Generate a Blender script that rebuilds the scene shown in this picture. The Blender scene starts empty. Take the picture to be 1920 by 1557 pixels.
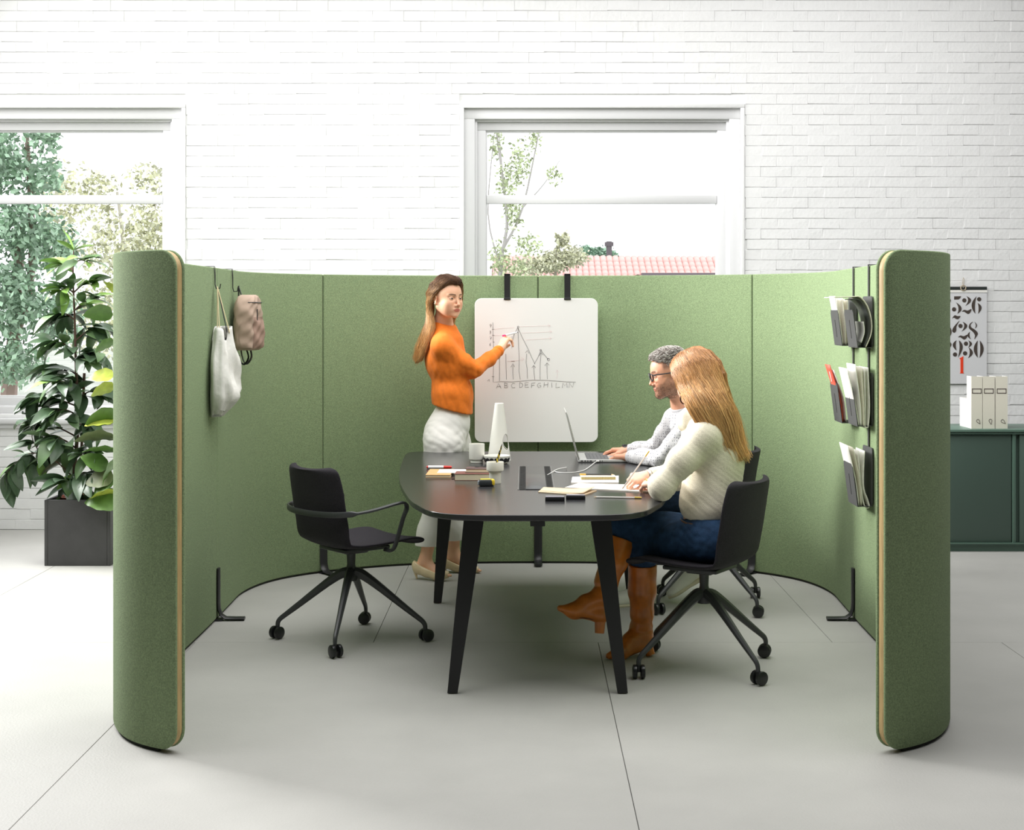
import bpy, bmesh, math, random
import numpy as np
from mathutils import Vector, Matrix
random.seed(7); rng = np.random.default_rng(7)
sc = bpy.context.scene; COL = sc.collection
# ------------------------------------------------------------------ camera
F = 2750.0; CH = 1.57; CX = 985.0; HY = 582.0       # focal (px), eye height (m), vanishing point (px) in the 1920x1557 frame
cam = bpy.data.cameras.new('camera'); camo = bpy.data.objects.new('camera', cam); COL.objects.link(camo)
camo.location = (0, 0, CH); camo.rotation_euler = (math.pi/2, 0, 0)
cam.sensor_width = 36; cam.sensor_fit = 'HORIZONTAL'; cam.lens = 36*F/1920
cam.shift_x = -(CX-960)/1920; cam.shift_y = (HY-778.5)/1920
cam.clip_end = 200; sc.camera = camo
# ------------------------------------------------------------------ world, lights, exposure
w = bpy.data.worlds.new('world'); sc.world = w; w.use_nodes = True
bg = w.node_tree.nodes['Background']; bg.inputs[0].default_value = (0.94, 0.97, 1.0, 1); bg.inputs[1].default_value = 1.9
def area(name, loc, target, sx, sy, power, color=(1, 1, 1)):
    l = bpy.data.lights.new(name, 'AREA'); l.shape = 'RECTANGLE'; l.size = sx; l.size_y = sy; l.energy = power; l.color = color
    o = bpy.data.objects.new(name, l); COL.objects.link(o); o.location = loc
    o.rotation_euler = (Vector(target)-Vector(loc)).to_track_quat('-Z', 'Y').to_euler(); return o
area('left_key_light', (-5.0, 9.0, 3.7), (1.5, 6.8, 0.9), 2.6, 2.4, 340, (1, .992, .98)).data.spread = math.radians(105)  # unseen soft area light, added as the key from upper left
area('overhead_area_light', (-.3, 6.7, 4.5), (-.3, 6.7, 0), 8.0, 5.6, 460, (1, .995, .985))  # unseen area light, added overhead to brighten the enclosure and floor
sc.view_settings.view_transform = 'Standard'; sc.view_settings.look = 'None'
sc.view_settings.gamma = 1; sc.view_settings.use_curve_mapping = False; sc.view_settings.exposure = 0.12
sc.cycles.max_bounces = 8; sc.cycles.diffuse_bounces = 5; sc.cycles.transparent_max_bounces = 12
sc.cycles.sample_clamp_indirect = 6; sc.cycles.use_denoising = True
# ------------------------------------------------------------------ helpers
def W(px, py, Y): return Vector(((px-CX)/F*Y, Y, CH-(py-HY)/F*Y))     # a measured point at depth Y
def Xat(px, Y): return (px-CX)/F*Y
def Zat(py, Y): return CH-(py-HY)/F*Y
def srgb(r, g, b):
    f = lambda c: (c/255/12.92) if c/255 <= .04045 else ((c/255+.055)/1.055)**2.4
    return (f(r), f(g), f(b), 1)
MATS = {}
def mat(name, col=(.5, .5, .5, 1), rough=.6, metal=0, var=0, vscale=8, bump=0, bscale=60, sheen=0, attr=None, trans=0, spec=.5, stretch=None, subsurf=0, coords='Object', vdet=3, coat=0):
    if name in MATS: return MATS[name]
    m = bpy.data.materials.new(name); m.use_nodes = True; nt = m.node_tree; b = nt.nodes['Principled BSDF']
    b.inputs['Base Color'].default_value = col; b.inputs['Roughness'].default_value = rough; b.inputs['Metallic'].default_value = metal
    b.inputs['Specular IOR Level'].default_value = spec; b.inputs['Coat Weight'].default_value = coat
    if sheen: b.inputs['Sheen Weight'].default_value = sheen; b.inputs['Sheen Roughness'].default_value = .5
    if subsurf:
        b.inputs['Subsurface Weight'].default_value = subsurf; b.inputs['Subsurface Radius'].default_value = (.012, .005, .003); b.inputs['Subsurface Scale'].default_value = 1
    tc = nt.nodes.new('ShaderNodeTexCoord'); src = tc.outputs[coords]
    if stretch:
        mp = nt.nodes.new('ShaderNodeMapping'); mp.inputs['Scale'].default_value = stretch; nt.links.new(src, mp.inputs[0]); src = mp.outputs[0]
    basecol = None
    if attr:
        a = nt.nodes.new('ShaderNodeAttribute'); a.attribute_name = attr; basecol = a.outputs['Color']
        nt.links.new(basecol, b.inputs['Base Color'])
    if var:
        n = nt.nodes.new('ShaderNodeTexNoise'); n.inputs['Scale'].default_value = vscale; n.inputs['Detail'].default_value = vdet; nt.links.new(src, n.inputs['Vector'])
        mr = nt.nodes.new('ShaderNodeMapRange'); mr.inputs[1].default_value = .3; mr.inputs[2].default_value = .7; mr.inputs[3].default_value = 1-var; mr.inputs[4].default_value = 1+var
        nt.links.new(n.outputs['Fac'], mr.inputs[0])
        mx = nt.nodes.new('ShaderNodeMix'); mx.data_type = 'RGBA'; mx.blend_type = 'MULTIPLY'; mx.inputs[0].default_value = 1
        if basecol is None: mx.inputs[6].default_value = col
        else: nt.links.new(basecol, mx.inputs[6])
        nt.links.new(mr.outputs[0], mx.inputs[7]); nt.links.new(mx.outputs[2], b.inputs['Base Color'])
    if bump:
        n2 = nt.nodes.new('ShaderNodeTexNoise'); n2.inputs['Scale'].default_value = bscale; n2.inputs['Detail'].default_value = 2; nt.links.new(src, n2.inputs['Vector'])
        bp = nt.nodes.new('ShaderNodeBump'); bp.inputs['Strength'].default_value = bump; bp.inputs['Distance'].default_value = .01
        nt.links.new(n2.outputs['Fac'], bp.inputs['Height']); nt.links.new(bp.outputs[0], b.inputs['Normal'])
    if trans:
        b.inputs['Transmission Weight'].default_value = trans
    MATS[name] = m; return m
class MB:
    def __init__(s): s.v = []; s.f = []; s.m = []; s.n = 0
    def add(s, vs, fs, mi=0):
        s.v += [tuple(map(float, p)) for p in vs]; s.f += [tuple(int(i)+s.n for i in f) for f in fs]; s.m += [mi]*len(fs); s.n = len(s.v); return s
    def box(s, c, d, R=None, mi=0, cham=0):
        hx, hy, hz = d[0]/2, d[1]/2, d[2]/2; c = Vector(c)
        if cham:
            bm = bmesh.new(); bmesh.ops.create_cube(bm, size=1)
            for v in bm.verts: v.co = Vector((v.co.x*d[0], v.co.y*d[1], v.co.z*d[2]))
            bmesh.ops.bevel(bm, geom=bm.edges[:], offset=cham, segments=2, profile=.5, affect='EDGES')
            vs = [v.co.copy() for v in bm.verts]; fs = [[v.index for v in f.verts] for f in bm.faces]; bm.free()
        else:
            vs = [Vector((x*hx, y*hy, z*hz)) for x in (-1, 1) for y in (-1, 1) for z in (-1, 1)]
            fs = [(0, 1, 3, 2), (4, 6, 7, 5), (0, 4, 5, 1), (2, 3, 7, 6), (0, 2, 6, 4), (1, 5, 7, 3)]
        return s.add([c+((R @ v) if R else v) for v in vs], fs, mi)
    def tube(s, pts, r, n=8, mi=0, cap=True, flat=None, closed=False, up=None):
        pts = [Vector(p) for p in pts]; k = len(pts); rs = r if hasattr(r, '__len__') else [r]*k
        vs = []; fs = []; prev = None
        for i, p in enumerate(pts):
            a = pts[max(i-1, 0)] if not closed else pts[i-1]; b = pts[min(i+1, k-1)] if not closed else pts[(i+1) % k]
            t = (b-a).normalized()
            if prev is None:
                u = Vector(up) if up else (Vector((0, 0, 1)) if abs(t.z) < .9 else Vector((1, 0, 0)))
            else: u = prev
            u = (u-t*u.dot(t)).normalized(); prev = u; v = t.cross(u)
            ru, rv = (rs[i], rs[i]) if flat is None else (rs[i]*flat[0], rs[i]*flat[1])
            for j in range(n):
                an = 2*math.pi*(j+.5)/n; vs.append(p+u*(math.cos(an)*ru)+v*(math.sin(an)*rv))
        for i in range(k if closed else k-1):
            for j in range(n):
                a0 = i*n+j; a1 = i*n+(j+1) % n; i2 = (i+1) % k
                fs.append((a0, a1, i2*n+(j+1) % n, i2*n+j))
        if cap and not closed: fs.append(tuple(range(n))[::-1]); fs.append(tuple((k-1)*n+j for j in range(n)))
        return s.add(vs, fs, mi)
    def lathe(s, prof, c=(0, 0, 0), n=32, mi=0, R=None):
        c = Vector(c); vs = []; fs = []
        for r, z in prof:
            for j in range(n):
                an = 2*math.pi*j/n; p = Vector((r*math.cos(an), r*math.sin(an), z)); vs.append(c+((R @ p) if R else p))
        for i in range(len(prof)-1):
            for j in range(n): fs.append((i*n+j, i*n+(j+1) % n, (i+1)*n+(j+1) % n, (i+1)*n+j))
        if prof[0][0] > 1e-6: fs.append(tuple(range(n))[::-1])
        if prof[-1][0] > 1e-6: fs.append(tuple((len(prof)-1)*n+j for j in range(n)))
        return s.add(vs, fs, mi)
    def prism(s, outline, fn0, fn1, mi=0):
        n = len(outline); vs = [fn0(p) for p in outline]+[fn1(p) for p in outline]
        fs = [tuple(range(n))[::-1], tuple(range(n, 2*n))]+[(i, (i+1) % n, n+(i+1) % n, n+i) for i in range(n)]
        return s.add(vs, fs, mi)
    def grid(s, nu, nv, fn, mi=0):
        vs = [fn(i/(nu-1), j/(nv-1)) for i in range(nu) for j in range(nv)]
        return s.add(vs, [(i*nv+j, (i+1)*nv+j, (i+1)*nv+j+1, i*nv+j+1) for i in range(nu-1) for j in range(nv-1)], mi)
    def mesh(s, name, mats, smooth=None):
        me = bpy.data.meshes.new(name); me.from_pydata(s.v, [], s.f)
        for m in (mats if isinstance(mats, (list, tuple)) else [mats]): me.materials.append(m)
        me.polygons.foreach_set('material_index', s.m)
        bm = bmesh.new(); bm.from_mesh(me); bmesh.ops.recalc_face_normals(bm, faces=bm.faces[:]); bm.to_mesh(me); bm.free()
        if smooth is not None:
            me.polygons.foreach_set('use_smooth', [True]*len(me.polygons))
            if smooth < 180: me.set_sharp_from_angle(angle=math.radians(smooth))
        me.update(); return me
    def build(s, name, mats, parent=None, smooth=35, loc=None):
        o = bpy.data.objects.new(name, s.mesh(name, mats, smooth)); COL.objects.link(o)
        if parent: o.parent = parent
        if loc: o.location = loc
        return o
def bevel(o, w_=.003, seg=2, ang=35):
    m = o.modifiers.new('bevel', 'BEVEL'); m.width = w_; m.segments = seg; m.limit_method = 'ANGLE'; m.angle_limit = math.radians(ang); return o
def tag(o, label=None, cat=None, group=None, kind=None):
    if label: o['label'] = label
    if cat: o['category'] = cat
    if group: o['group'] = group
    if kind: o['kind'] = kind
    return o
def thing(name, label, cat, loc=(0, 0, 0), rz=0, group=None):
    o = bpy.data.objects.new(name, None); COL.objects.link(o); o.location = loc; o.rotation_euler = (0, 0, rz); o.empty_display_size = .1
    return tag(o, label, cat, group)
def copy_tree(o, parent=None):
    c = o.copy(); COL.objects.link(c); c.parent = parent
    for ch in list(o.children): copy_tree(ch, c)
    return c
def catmull(pts, n=8, closed=False):
    pts = [Vector(p) for p in pts]; k = len(pts); out = []
    for i in range(k if closed else k-1):
        if closed: p0, p1, p2, p3 = pts[i-1], pts[i], pts[(i+1) % k], pts[(i+2) % k]
        else: p0, p1, p2, p3 = pts[max(i-1, 0)], pts[i], pts[i+1], pts[min(i+2, k-1)]
        for j in range(n):
            t = j/n; out.append(.5*((2*p1)+(-p0+p2)*t+(2*p0-5*p1+4*p2-p3)*t*t+(-p0+3*p1-3*p2+p3)*t**3))
    if not closed: out.append(pts[-1])
    return out
def rrect(w_, h, r, n=5):
    out = []
    for cx, cy, a0 in ((w_/2-r, h/2-r, 0), (-w_/2+r, h/2-r, 90), (-w_/2+r, -h/2+r, 180), (w_/2-r, -h/2+r, 270)):
        for i in range(n+1):
            a = math.radians(a0+90*i/n); out.append((cx+r*math.cos(a), cy+r*math.sin(a)))
    return out
def RZ(a): return Matrix.Rotation(a, 3, 'Z')
def RX(a): return Matrix.Rotation(a, 3, 'X')
def RY(a): return Matrix.Rotation(a, 3, 'Y')
# ================================================================== THE ROOM
WY = 10.48                                   # front face of the brick wall
M_wall = mat('white_painted_brick', (.80, .80, .80, 1), .75, var=.02, vscale=5, bump=.18, bscale=38)
M_trim = mat('white_gloss_paint', (.70, .70, .71, 1), .5)
M_plain = mat('grey_plaster', (.20, .20, .20, 1), .9)
M_floor = mat('pale_concrete', (.41, .405, .385, 1), .55, var=.055, vscale=2.2, vdet=9, bump=.12, bscale=110, spec=.35)
M_joint = mat('floor_joint', (.10, .085, .075, 1), .9)  # dark brown base showing between the floor slabs
def holes_wall(name, Y, t, holes, x0, x1, z0, z1, m):
    mb = MB(); xs = sorted({x0, x1}|{h[0] for h in holes}|{h[1] for h in holes}); zs = sorted({z0, z1}|{h[2] for h in holes}|{h[3] for h in holes})
    for i in range(len(xs)-1):
        for j in range(len(zs)-1):
            cx = (xs[i]+xs[i+1])/2; cz = (zs[j]+zs[j+1])/2
            if any(h[0] < cx < h[1] and h[2] < cz < h[3] for h in holes): continue
            mb.box((cx, Y+t/2, cz), (xs[i+1]-xs[i], t, zs[j+1]-zs[j]))
    return tag(mb.build(name, m), kind='structure')
win = [(-4.43, -2.455, .80, 3.02), (-.44, 1.54, .80, 3.02)]
wall = holes_wall('wall_back', WY+.008, .30, win, -7, 7, 0, 4.6, M_wall)
for nm, c, d in (('wall_left', (-7.1, 3.9, 2.3), (.2, 13.8, 4.6)), ('wall_right', (7.1, 3.9, 2.3), (.2, 13.8, 4.6)), ('wall_front', (0, -3.1, 2.3), (14, .2, 4.6)), ('ceiling', (0, 3.9, 4.7), (14.4, 14.2, .2))):
    tag(MB().box(c, d).build(nm, M_plain), kind='structure')
# bricks: individual, slightly uneven boxes with a recessed joint
BH = .0742; BL = .222
def brick_mesh(L, k):
    r = random.Random(k); h = BH-.0014; L -= .0003; up = r.choice((.002, .0035, .005)) if r.random() < .45 else 0; c = .003 if up else .0012
    j = lambda a: r.uniform(-a, a)
    fr = [(-L/2+.0012, -h/2+c+j(.0012)+up), (L/2-.0016, -h/2+c+j(.0012)+up), (L/2-.0016, h/2-c+j(.0012)), (-L/2+.0012, h/2-c+j(.0012))]
    bk = [(-L/2, -h/2+j(.001)+up*r.random()), (L/2, -h/2+j(.001)+up*r.random()), (L/2, h/2+j(.0012)), (-L/2, h/2+j(.0012))]
    vs = [(x, j(.0012), z) for x, z in fr]+[(x, .0011, z) for x, z in bk]+[(x, .014, z) for x, z in bk]
    fs = [(0, 1, 2, 3)]+[(i, 4+i, 4+(i+1) % 4, (i+1) % 4) for i in range(4)]+[(4+i, 8+i, 8+(i+1) % 4, 4+(i+1) % 4) for i in range(4)]
    return vs, fs
vari = [brick_mesh(BL, k) for k in range(9)]
mesh_v = []
for k in range(9):
    b_ = MB(); b_.add(*vari[k]); mesh_v.append(b_.mesh('brick', M_wall, None))
rest = MB(); cand = []
def clear(xa, xb, za, zb):
    out = [(xa, xb)]
    for h in win:
        if zb > h[2]-.003 and za < h[3]+.03:
            nw = []
            for a, b in out:
                if b <= h[0]-.03 or a >= h[1]+.03: nw.append((a, b)); continue
                if a < h[0]-.035: nw.append((a, h[0]-.03))
                if b > h[1]+.035: nw.append((h[1]+.03, b))
            out = nw
    return out
row = 0; z = 0
while z < 4.0:
    x = -4.75+(row % 2)*BL/2+random.uniform(-.01, .01)
    while x < 4.75:
        for a, b in clear(x, x+BL, z, z+BH):
            if b-a < .02: continue
            full = (b-a) > BL*.98
            cand.append(((a+b)/2, z+BH/2, b-a, full))
        x += BL
    z += BH; row += 1
def vis(c):
    px = CX+c[0]*F/WY; py = HY-(c[1]-CH)*F/WY
    return c[3] and 1395 < px < 1915 and py < 500 or c[3] and 343 < px < 868 and 200 < py < 470 and (int(c[1]*13)+int(c[0]*4)) % 3 > 0
n_ind = 0
for c in sorted(cand, key=lambda c: -c[0]):
    k = random.randrange(9); dy = random.uniform(-.0012, .0012)
    if vis(c) and n_ind < 300:
        o = bpy.data.objects.new('brick', mesh_v[k]); COL.objects.link(o); o.parent = wall; o.location = (c[0], WY+dy, c[1]); n_ind += 1
        o.rotation_euler = (random.uniform(-.008, .008), random.uniform(-.006, .006), 0)
    else:
        vs, fs = vari[k] if c[3] else brick_mesh(c[2], 100+k)
        rest.add([(v[0]+c[0], v[1]+WY+dy, v[2]+c[1]) for v in vs], fs)
tag(rest.build('brick_field', M_wall, wall, smooth=None), kind='stuff')
# windows
M_glass = bpy.data.materials.new('window_glass'); M_glass.use_nodes = True
nt = M_glass.node_tree; nt.nodes.clear(); o_ = nt.nodes.new('ShaderNodeOutputMaterial'); mx = nt.nodes.new('ShaderNodeMixShader')
t_ = nt.nodes.new('ShaderNodeBsdfTransparent'); g_ = nt.nodes.new('ShaderNodeBsdfGlossy'); g_.inputs['Roughness'].default_value = .02; fr_ = nt.nodes.new('ShaderNodeFresnel'); fr_.inputs[0].default_value = 1.12
nt.links.new(fr_.outputs[0], mx.inputs[0]); nt.links.new(t_.outputs[0], mx.inputs[1]); nt.links.new(g_.outputs[0], mx.inputs[2]); nt.links.new(mx.outputs[0], o_.inputs[0])
def frame(mb, x0, x1, z0, z1, wd, Y, dp, wb=None):
    wb = wb or wd
    mb.box(((x0+x1)/2, Y+dp/2, z1-wd/2), (x1-x0, dp, wd), cham=.004); mb.box(((x0+x1)/2, Y+dp/2, z0+wb/2), (x1-x0, dp, wb), cham=.004)
    mb.box((x0+wd/2, Y+dp/2, (z0+z1)/2), (wd, dp, z1-z0-wd*2), cham=.004); mb.box((x1-wd/2, Y+dp/2, (z0+z1)/2), (wd, dp, z1-z0-wd*2), cham=.004)
for i, (x0, x1, z0, z1) in enumerate(win):
    wo = tag(thing(f'window_{i+1}', None, None, ((x0+x1)/2, WY, z0)), kind='structure'); cx = (x0+x1)/2
    L = lambda mb, n, m: mb.build(n, m, wo)
    mb = MB(); frame(mb, x0-cx, x1-cx, 0, z1-z0, .078, .03, .09); frame(mb, x0-cx+.06, x1-cx-.06, .05, z1-z0-.058, .035, .06, .08); L(mb, 'window_frame', M_trim)
    mb = MB(); frame(mb, x0-cx+.088, x1-cx-.088, .075, z1-z0-.085, .068, .09, .06); frame(mb, x0-cx+.145, x1-cx-.145, .135, z1-z0-.145, .02, .105, .04); L(mb, 'sash', M_trim)
    mb = MB(); mb.box((0, .12, 1.6+.77-z0+.0), (x1-x0-.32, .05, .062), cham=.006); L(mb, 'transom', M_trim)
    zt = 1.6+.77-z0
    for za, zb in ((.14, zt-.03), (zt+.03, z1-z0-.15)):
        mb = MB(); mb.box((0, .13, (za+zb)/2), (x1-x0-.3, .005, zb-za)); L(mb, 'pane', M_glass)
    mb = MB(); mb.box((0, .02, -.02), (x1-x0+.10, .13, .04), cham=.008); mb.box((0, -.0, -.055), (x1-x0+.06, .05, .03), cham=.006); L(mb, 'window_sill', M_trim)
    mb = MB(); frame(mb, x0-cx-.028, x1-cx+.028, -.0, z1-z0+.028, .03, -.006, .03); L(mb, 'plaster_reveal', M_wall)
# floor of large concrete slabs
fl = tag(MB().box((0, 4, -.03), (14, 14, .02)).build('floor', M_joint), kind='structure')
def slabs(ya, yb, xs):
    for a, b in zip(xs[:-1], xs[1:]):
        mb = MB(); mb.box(((a+b)/2, (ya+yb)/2, -.01), (b-a-.0022, yb-ya-.0022, .02), cham=.0016)
        mb.build('slab', M_floor, fl, smooth=None)
slabs(6.93, 10.56, [-7, -5.06, -2.89, -.718, 1.451, 3.62, 5.8, 7]); slabs(3.9, 6.93, [-7, -5.36, -3.46, -1.56, .344, 2.25, 4.15, 6.05, 7]); slabs(-3, 3.9, [-7, -4.4, -2.3, -.2, 1.9, 4, 7])
# ---------------------------------------------------------------- outside
M_grass = mat('pale_ground', (.42, .44, .38, 1), .9, var=.2, vscale=1)
tag(MB().box((0, 45.8, -.55), (140, 70, .1)).build('lawn', M_grass), kind='structure')
def leafcloud(name, label, cat, clusters, col, n, size, trunk=None, tcol=None, group=None, seed=1, tr=None):
    r = random.Random(seed); base = trunk[0][0] if trunk else clusters[0][0]
    root = thing(name, label, cat, (base[0], base[1], base[2]), 0, group); B = Vector(base)
    mb = MB(); tot = sum(c[1][0]*c[1][2] for c in clusters)
    for c, rad in clusters:
        k = int(n*rad[0]*rad[2]/tot)
        for _ in range(k):
            while True:
                u = Vector((r.uniform(-1, 1), r.uniform(-1, 1), r.uniform(-1, 1)))
                if u.length < 1: break
            u = u*(.55+.45*r.random()); p = Vector((c[0]+u.x*rad[0], c[1]+u.y*rad[1], c[2]+u.z*rad[2]))-B
            a = Vector((r.gauss(0, 1), r.gauss(0, 1), r.gauss(0, 1)-.4)).normalized(); b = a.cross(Vector((r.gauss(0, 1), r.gauss(0, 1), r.gauss(0, 1)))).normalized()
            s = size*r.uniform(.6, 1.3)
            mb.add([p, p+a*s*.5+b*s*.28, p+a*s, p+a*s*.5-b*s*.28], [(0, 1, 2, 3)], r.randrange(3))
    ms = [mat(f'{name}_leaf_{seed}_{i}', (col[0]*f, col[1]*f, col[2]*(f*.95), 1), .6) for i, f in enumerate((.62, 1, 1.4))]
    tag(mb.build('foliage', ms, root, smooth=None), kind='stuff')
    if trunk:
        mb = MB()
        for t in trunk:
            mb.tube([Vector(p)-B for p in catmull(t[:-1], 4)], [t[-1]*(1-.6*i/(4*(len(t)-2))) for i in range(4*(len(t)-2)+1)], 6)
        mb.build('trunk', mat(f'{name}_bark_{seed}', tcol or (.3, .24, .2, 1), .9), root)
    return root
def Q(px, py, Y): return tuple(W(px, py, Y))
leafcloud('leafy_tree', 'dense blue-green tree filling the left window outside', 'tree',
    [(Q(-5, 300, 16), (.42, .5, .5)), (Q(30, 420, 16), (.5, .6, .45)), (Q(10, 560, 16), (.6, .6, .6)), (Q(20, 680, 16), (.48, .5, .3)), (Q(75, 330, 16), (.3, .4, .3)), (Q(80, 250, 16), (.25, .3, .25)), (Q(100, 460, 16), (.35, .4, .35)), (Q(110, 600, 16), (.3, .4, .4)), (Q(-100, 450, 16), (.5, .5, 1.6))],
    (.36, .50, .38), 11000, .085, [[(Xat(12, 16.3), 16.3, -.5), Q(15, 770, 16.3), Q(25, 640, 16.3), Q(40, 420, 16.2), .12], [Q(25, 640, 16.3), Q(60, 500, 16.2), Q(50, 250, 16.2), .06]], (.35, .25, .22, 1), seed=2)
leafcloud('pale_tree', 'thin yellowish tree behind the tall houseplant in the left window', 'tree',
    [(Q(230, 460, 22), (.9, .6, .75)), (Q(170, 360, 22), (.6, .5, .5)), (Q(290, 430, 22), (.5, .5, .8)), (Q(110, 400, 22), (.4, .5, 1.0)), (Q(280, 330, 22), (.4, .4, .3)), (Q(200, 600, 22), (.9, .6, .8))],
    (.68, .68, .52), 5200, .09, [[(Xat(225, 22), 22, -.5), Q(225, 700, 22), Q(235, 520, 22), Q(220, 360, 22), .05], [Q(235, 520, 22), Q(280, 430, 22), Q(300, 350, 22), .02]], (.6, .56, .5, 1), seed=3)
leafcloud('birch_tree', 'slim birch with sparse leaves at the left of the middle window', 'tree',
    [(Q(962, 400, 17), (.16, .2, .3)), (Q(950, 340, 17), (.2, .2, .28)), (Q(975, 300, 17), (.16, .2, .3)), (Q(1000, 260, 17), (.12, .2, .22)), (Q(935, 480, 17), (.15, .3, .25)), (Q(990, 460, 17), (.2, .3, .2)), (Q(1040, 330, 17), (.12, .2, .16)), (Q(930, 260, 17), (.12, .2, .3)), (Q(960, 500, 17), (.3, .3, .16))],
    (.50, .56, .36), 1700, .052, [[(Xat(938, 17), 17, -.5), Q(938, 530, 17), Q(946, 455, 17), Q(950, 400, 17), Q(930, 240, 17), .034], [Q(944, 465, 17), Q(980, 390, 17), Q(1012, 240, 17), .02], [Q(938, 500, 17), Q(915, 400, 17), Q(928, 240, 17), .014], [Q(980, 390, 17), Q(1020, 345, 17), Q(1050, 300, 17), .01], [Q(950, 420, 17), Q(940, 300, 17), Q(935, 240, 17), .012]], (.5, .47, .46, 1), seed=4)
leafcloud('garden_shrub', 'pale bushy shrub in front of the red roof', 'shrub',
    [(Q(1035, 490, 24), (.36, .4, .22)), (Q(1075, 480, 24), (.28, .4, .2)), (Q(1000, 500, 24), (.4, .4, .16)), (Q(1060, 450, 24), (.08, .1, .2)), (Q(1047, 455, 24), (.05, .1, .22))], (.60, .60, .46), 3200, .07, [[(Xat(1040, 24), 24, -.5), Q(1040, 560, 24), Q(1045, 470, 24), .05]], (.4, .35, .3, 1), seed=5)
leafcloud('distant_pine', 'dark green rounded pine crown above the tiled roof', 'tree',
    [(Q(1122, 478, 50), (.75, .5, .32)), (Q(1100, 474, 50), (.3, .5, .3)), (Q(1145, 484, 50), (.4, .4, .15))], (.26, .40, .30), 2600, .12, [[(Xat(1120, 50), 50, -.5), Q(1120, 530, 50), Q(1120, 480, 50), .15]], (.2, .15, .12, 1), seed=6)
# neighbouring house: tiled roof, chimney
M_tile = mat('terracotta_tile', (.72, .44, .40, 1), .8, var=.25, vscale=3)
HYH = 35.0; h0 = thing('neighbour_house', 'low house with a pink pantile roof seen through the middle window', 'house', (3, HYH, -.5))
mb = MB(); xw = (Xat(1205, HYH), Xat(1420, HYH)); lx = Xat(930, HYH)
mb.box((Xat(1150, HYH)-3, 2.6, (Zat(505, HYH)+.5)/2), (4.6, 3.2, Zat(505, HYH)+.5)); mb.build('wall', mat('house_render', (.55, .5, .5, 1), .9), h0)
mb = MB(); mb.box(((xw[0]+xw[1])/2-3, .42, Zat(517, HYH)+.5+.0), (xw[1]-xw[0], .5, .14)); mb.build('eaves_gutter', mat('house_gutter', (.16, .13, .15, 1), .7), h0)
tileb = MB(); nseg = 4
tileb.grid(2, nseg+1, lambda u, v: (.085*math.cos(math.pi*v), u*.42, .07*math.sin(math.pi*v)-.0*u+.012*(1-u)))
tm = tileb.mesh('roof_tile', M_tile, 180)
zr0 = Zat(487, HYH+1.6); tilt = math.radians(24); cnt = 0
for rw in range(6):
    for cl in range(48):
        x = lx+cl*.155; px = CX+x*F/HYH
        if rw > 3 and px > 1195: continue
        yy = 1.5-rw*.30*math.cos(tilt); zz = zr0+.5-(rw+1)*.30*math.sin(tilt)*.95-.02*(px-1000)/340
        o = bpy.data.objects.new('roof_tile', tm); COL.objects.link(o); o.parent = h0; o.location = (x-3, yy-.3, zz+.0); o.rotation_euler = (tilt, 0, 0); cnt += 1
mb = MB(); mb.box((Xat(1160, HYH)-3, .75, zr0+.5-.5), (Xat(1400, HYH)-Xat(920, HYH), .03, 1.95), RX(math.radians(-66))); mb.build('roof_deck', mat('roof_deck', (.45, .3, .27, 1), .9), h0)
t = thing('utility_pole', 'short dark chimney pole rising above the tiled roof', 'pole', (Xat(1142, 45), 45, -.5))
mb = MB(); mb.tube([(0, 0, 0), (0, 0, Zat(453, 45)+.5)], [.11, .09], 8); mb.box((0, 0, Zat(455, 45)+.45), (.26, .2, .12)); mb.build('pole', mat('pole_dark', (.13, .11, .12, 1), .8), t)
# ================================================================== THE GREEN SCREEN
M_felt = mat('green_felt', srgb(132, 150, 113), .95, var=.26, vscale=190, bump=.4, bscale=400, sheen=.05, spec=.1, vdet=3)
M_oak = mat('oak_edge', (.52, .36, .16, 1), .55, var=.18, vscale=30, stretch=(6, 6, .35))
M_black = mat('black_metal', (.016, .016, .018, 1), .42)
M_dark = mat('dark_seam', (.02, .022, .016, 1), .9)
SC = .045
half = [(1.238, 5.185), (1.386, 5.28), (1.490, 5.405), (1.570, 5.60), (1.610, 5.85), (1.625, 6.2), (1.63, 6.7), (1.635, 7.3), (1.648, 7.8), (1.65, 8.1), (1.60, 8.36), (1.50, 8.57), (1.32, 8.76), (1.02, 8.95), (.72, 9.06), (.35, 9.105), (0, 9.115)]
pts = [Vector((-x, y, 0)) for x, y in half]+[Vector((x, y, 0)) for x, y in half[::-1][1:]]
path = catmull(pts, 12); cum = [0]
for a, b in zip(path[:-1], path[1:]): cum.append(cum[-1]+(b-a).length)
TOT = cum[-1]
def on_path(s):
    s_ = min(max(s, 0), TOT); lo = 0; hi = len(cum)-1
    while hi-lo > 1:
        m_ = (lo+hi)//2
        if cum[m_] <= s_: lo = m_
        else: hi = m_
    t = (s_-cum[lo])/(cum[hi]-cum[lo]); p = path[lo].lerp(path[hi], t); p = p+Vector((.018+(p.y-5.18)*.0155, 0, 0))
    d = (path[min(hi+1, len(path)-1)]-path[max(lo-1, 0)]).normalized(); p = p+d*(s-s_)
    return p, d, Vector((d.y, -d.x, 0))      # position, tangent, normal towards the inside
def s_at(fn):                                 # arc length where fn(point) is smallest
    best = min(range(801), key=lambda i: fn(on_path(TOT*i/800)[0])); return TOT*best/800
SH = 1.785; ZB = .012
s411 = s_at(lambda p: abs(p.y-7.42)+(9 if p.x > 0 else 0)); s605 = s_at(lambda p: abs(p.x+1.2175)+(9 if p.y < 8 else 0))
s0 = TOT/2; s1413 = TOT-s605; s1589 = TOT-s411
cuts = [0, s_at(lambda p: abs(p.y-6.05)+(9 if p.x > 0 else 0)), s411, s605, s0, s1413, s1589]; cuts.insert(6+0, TOT-cuts[1]) if False else None
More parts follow.
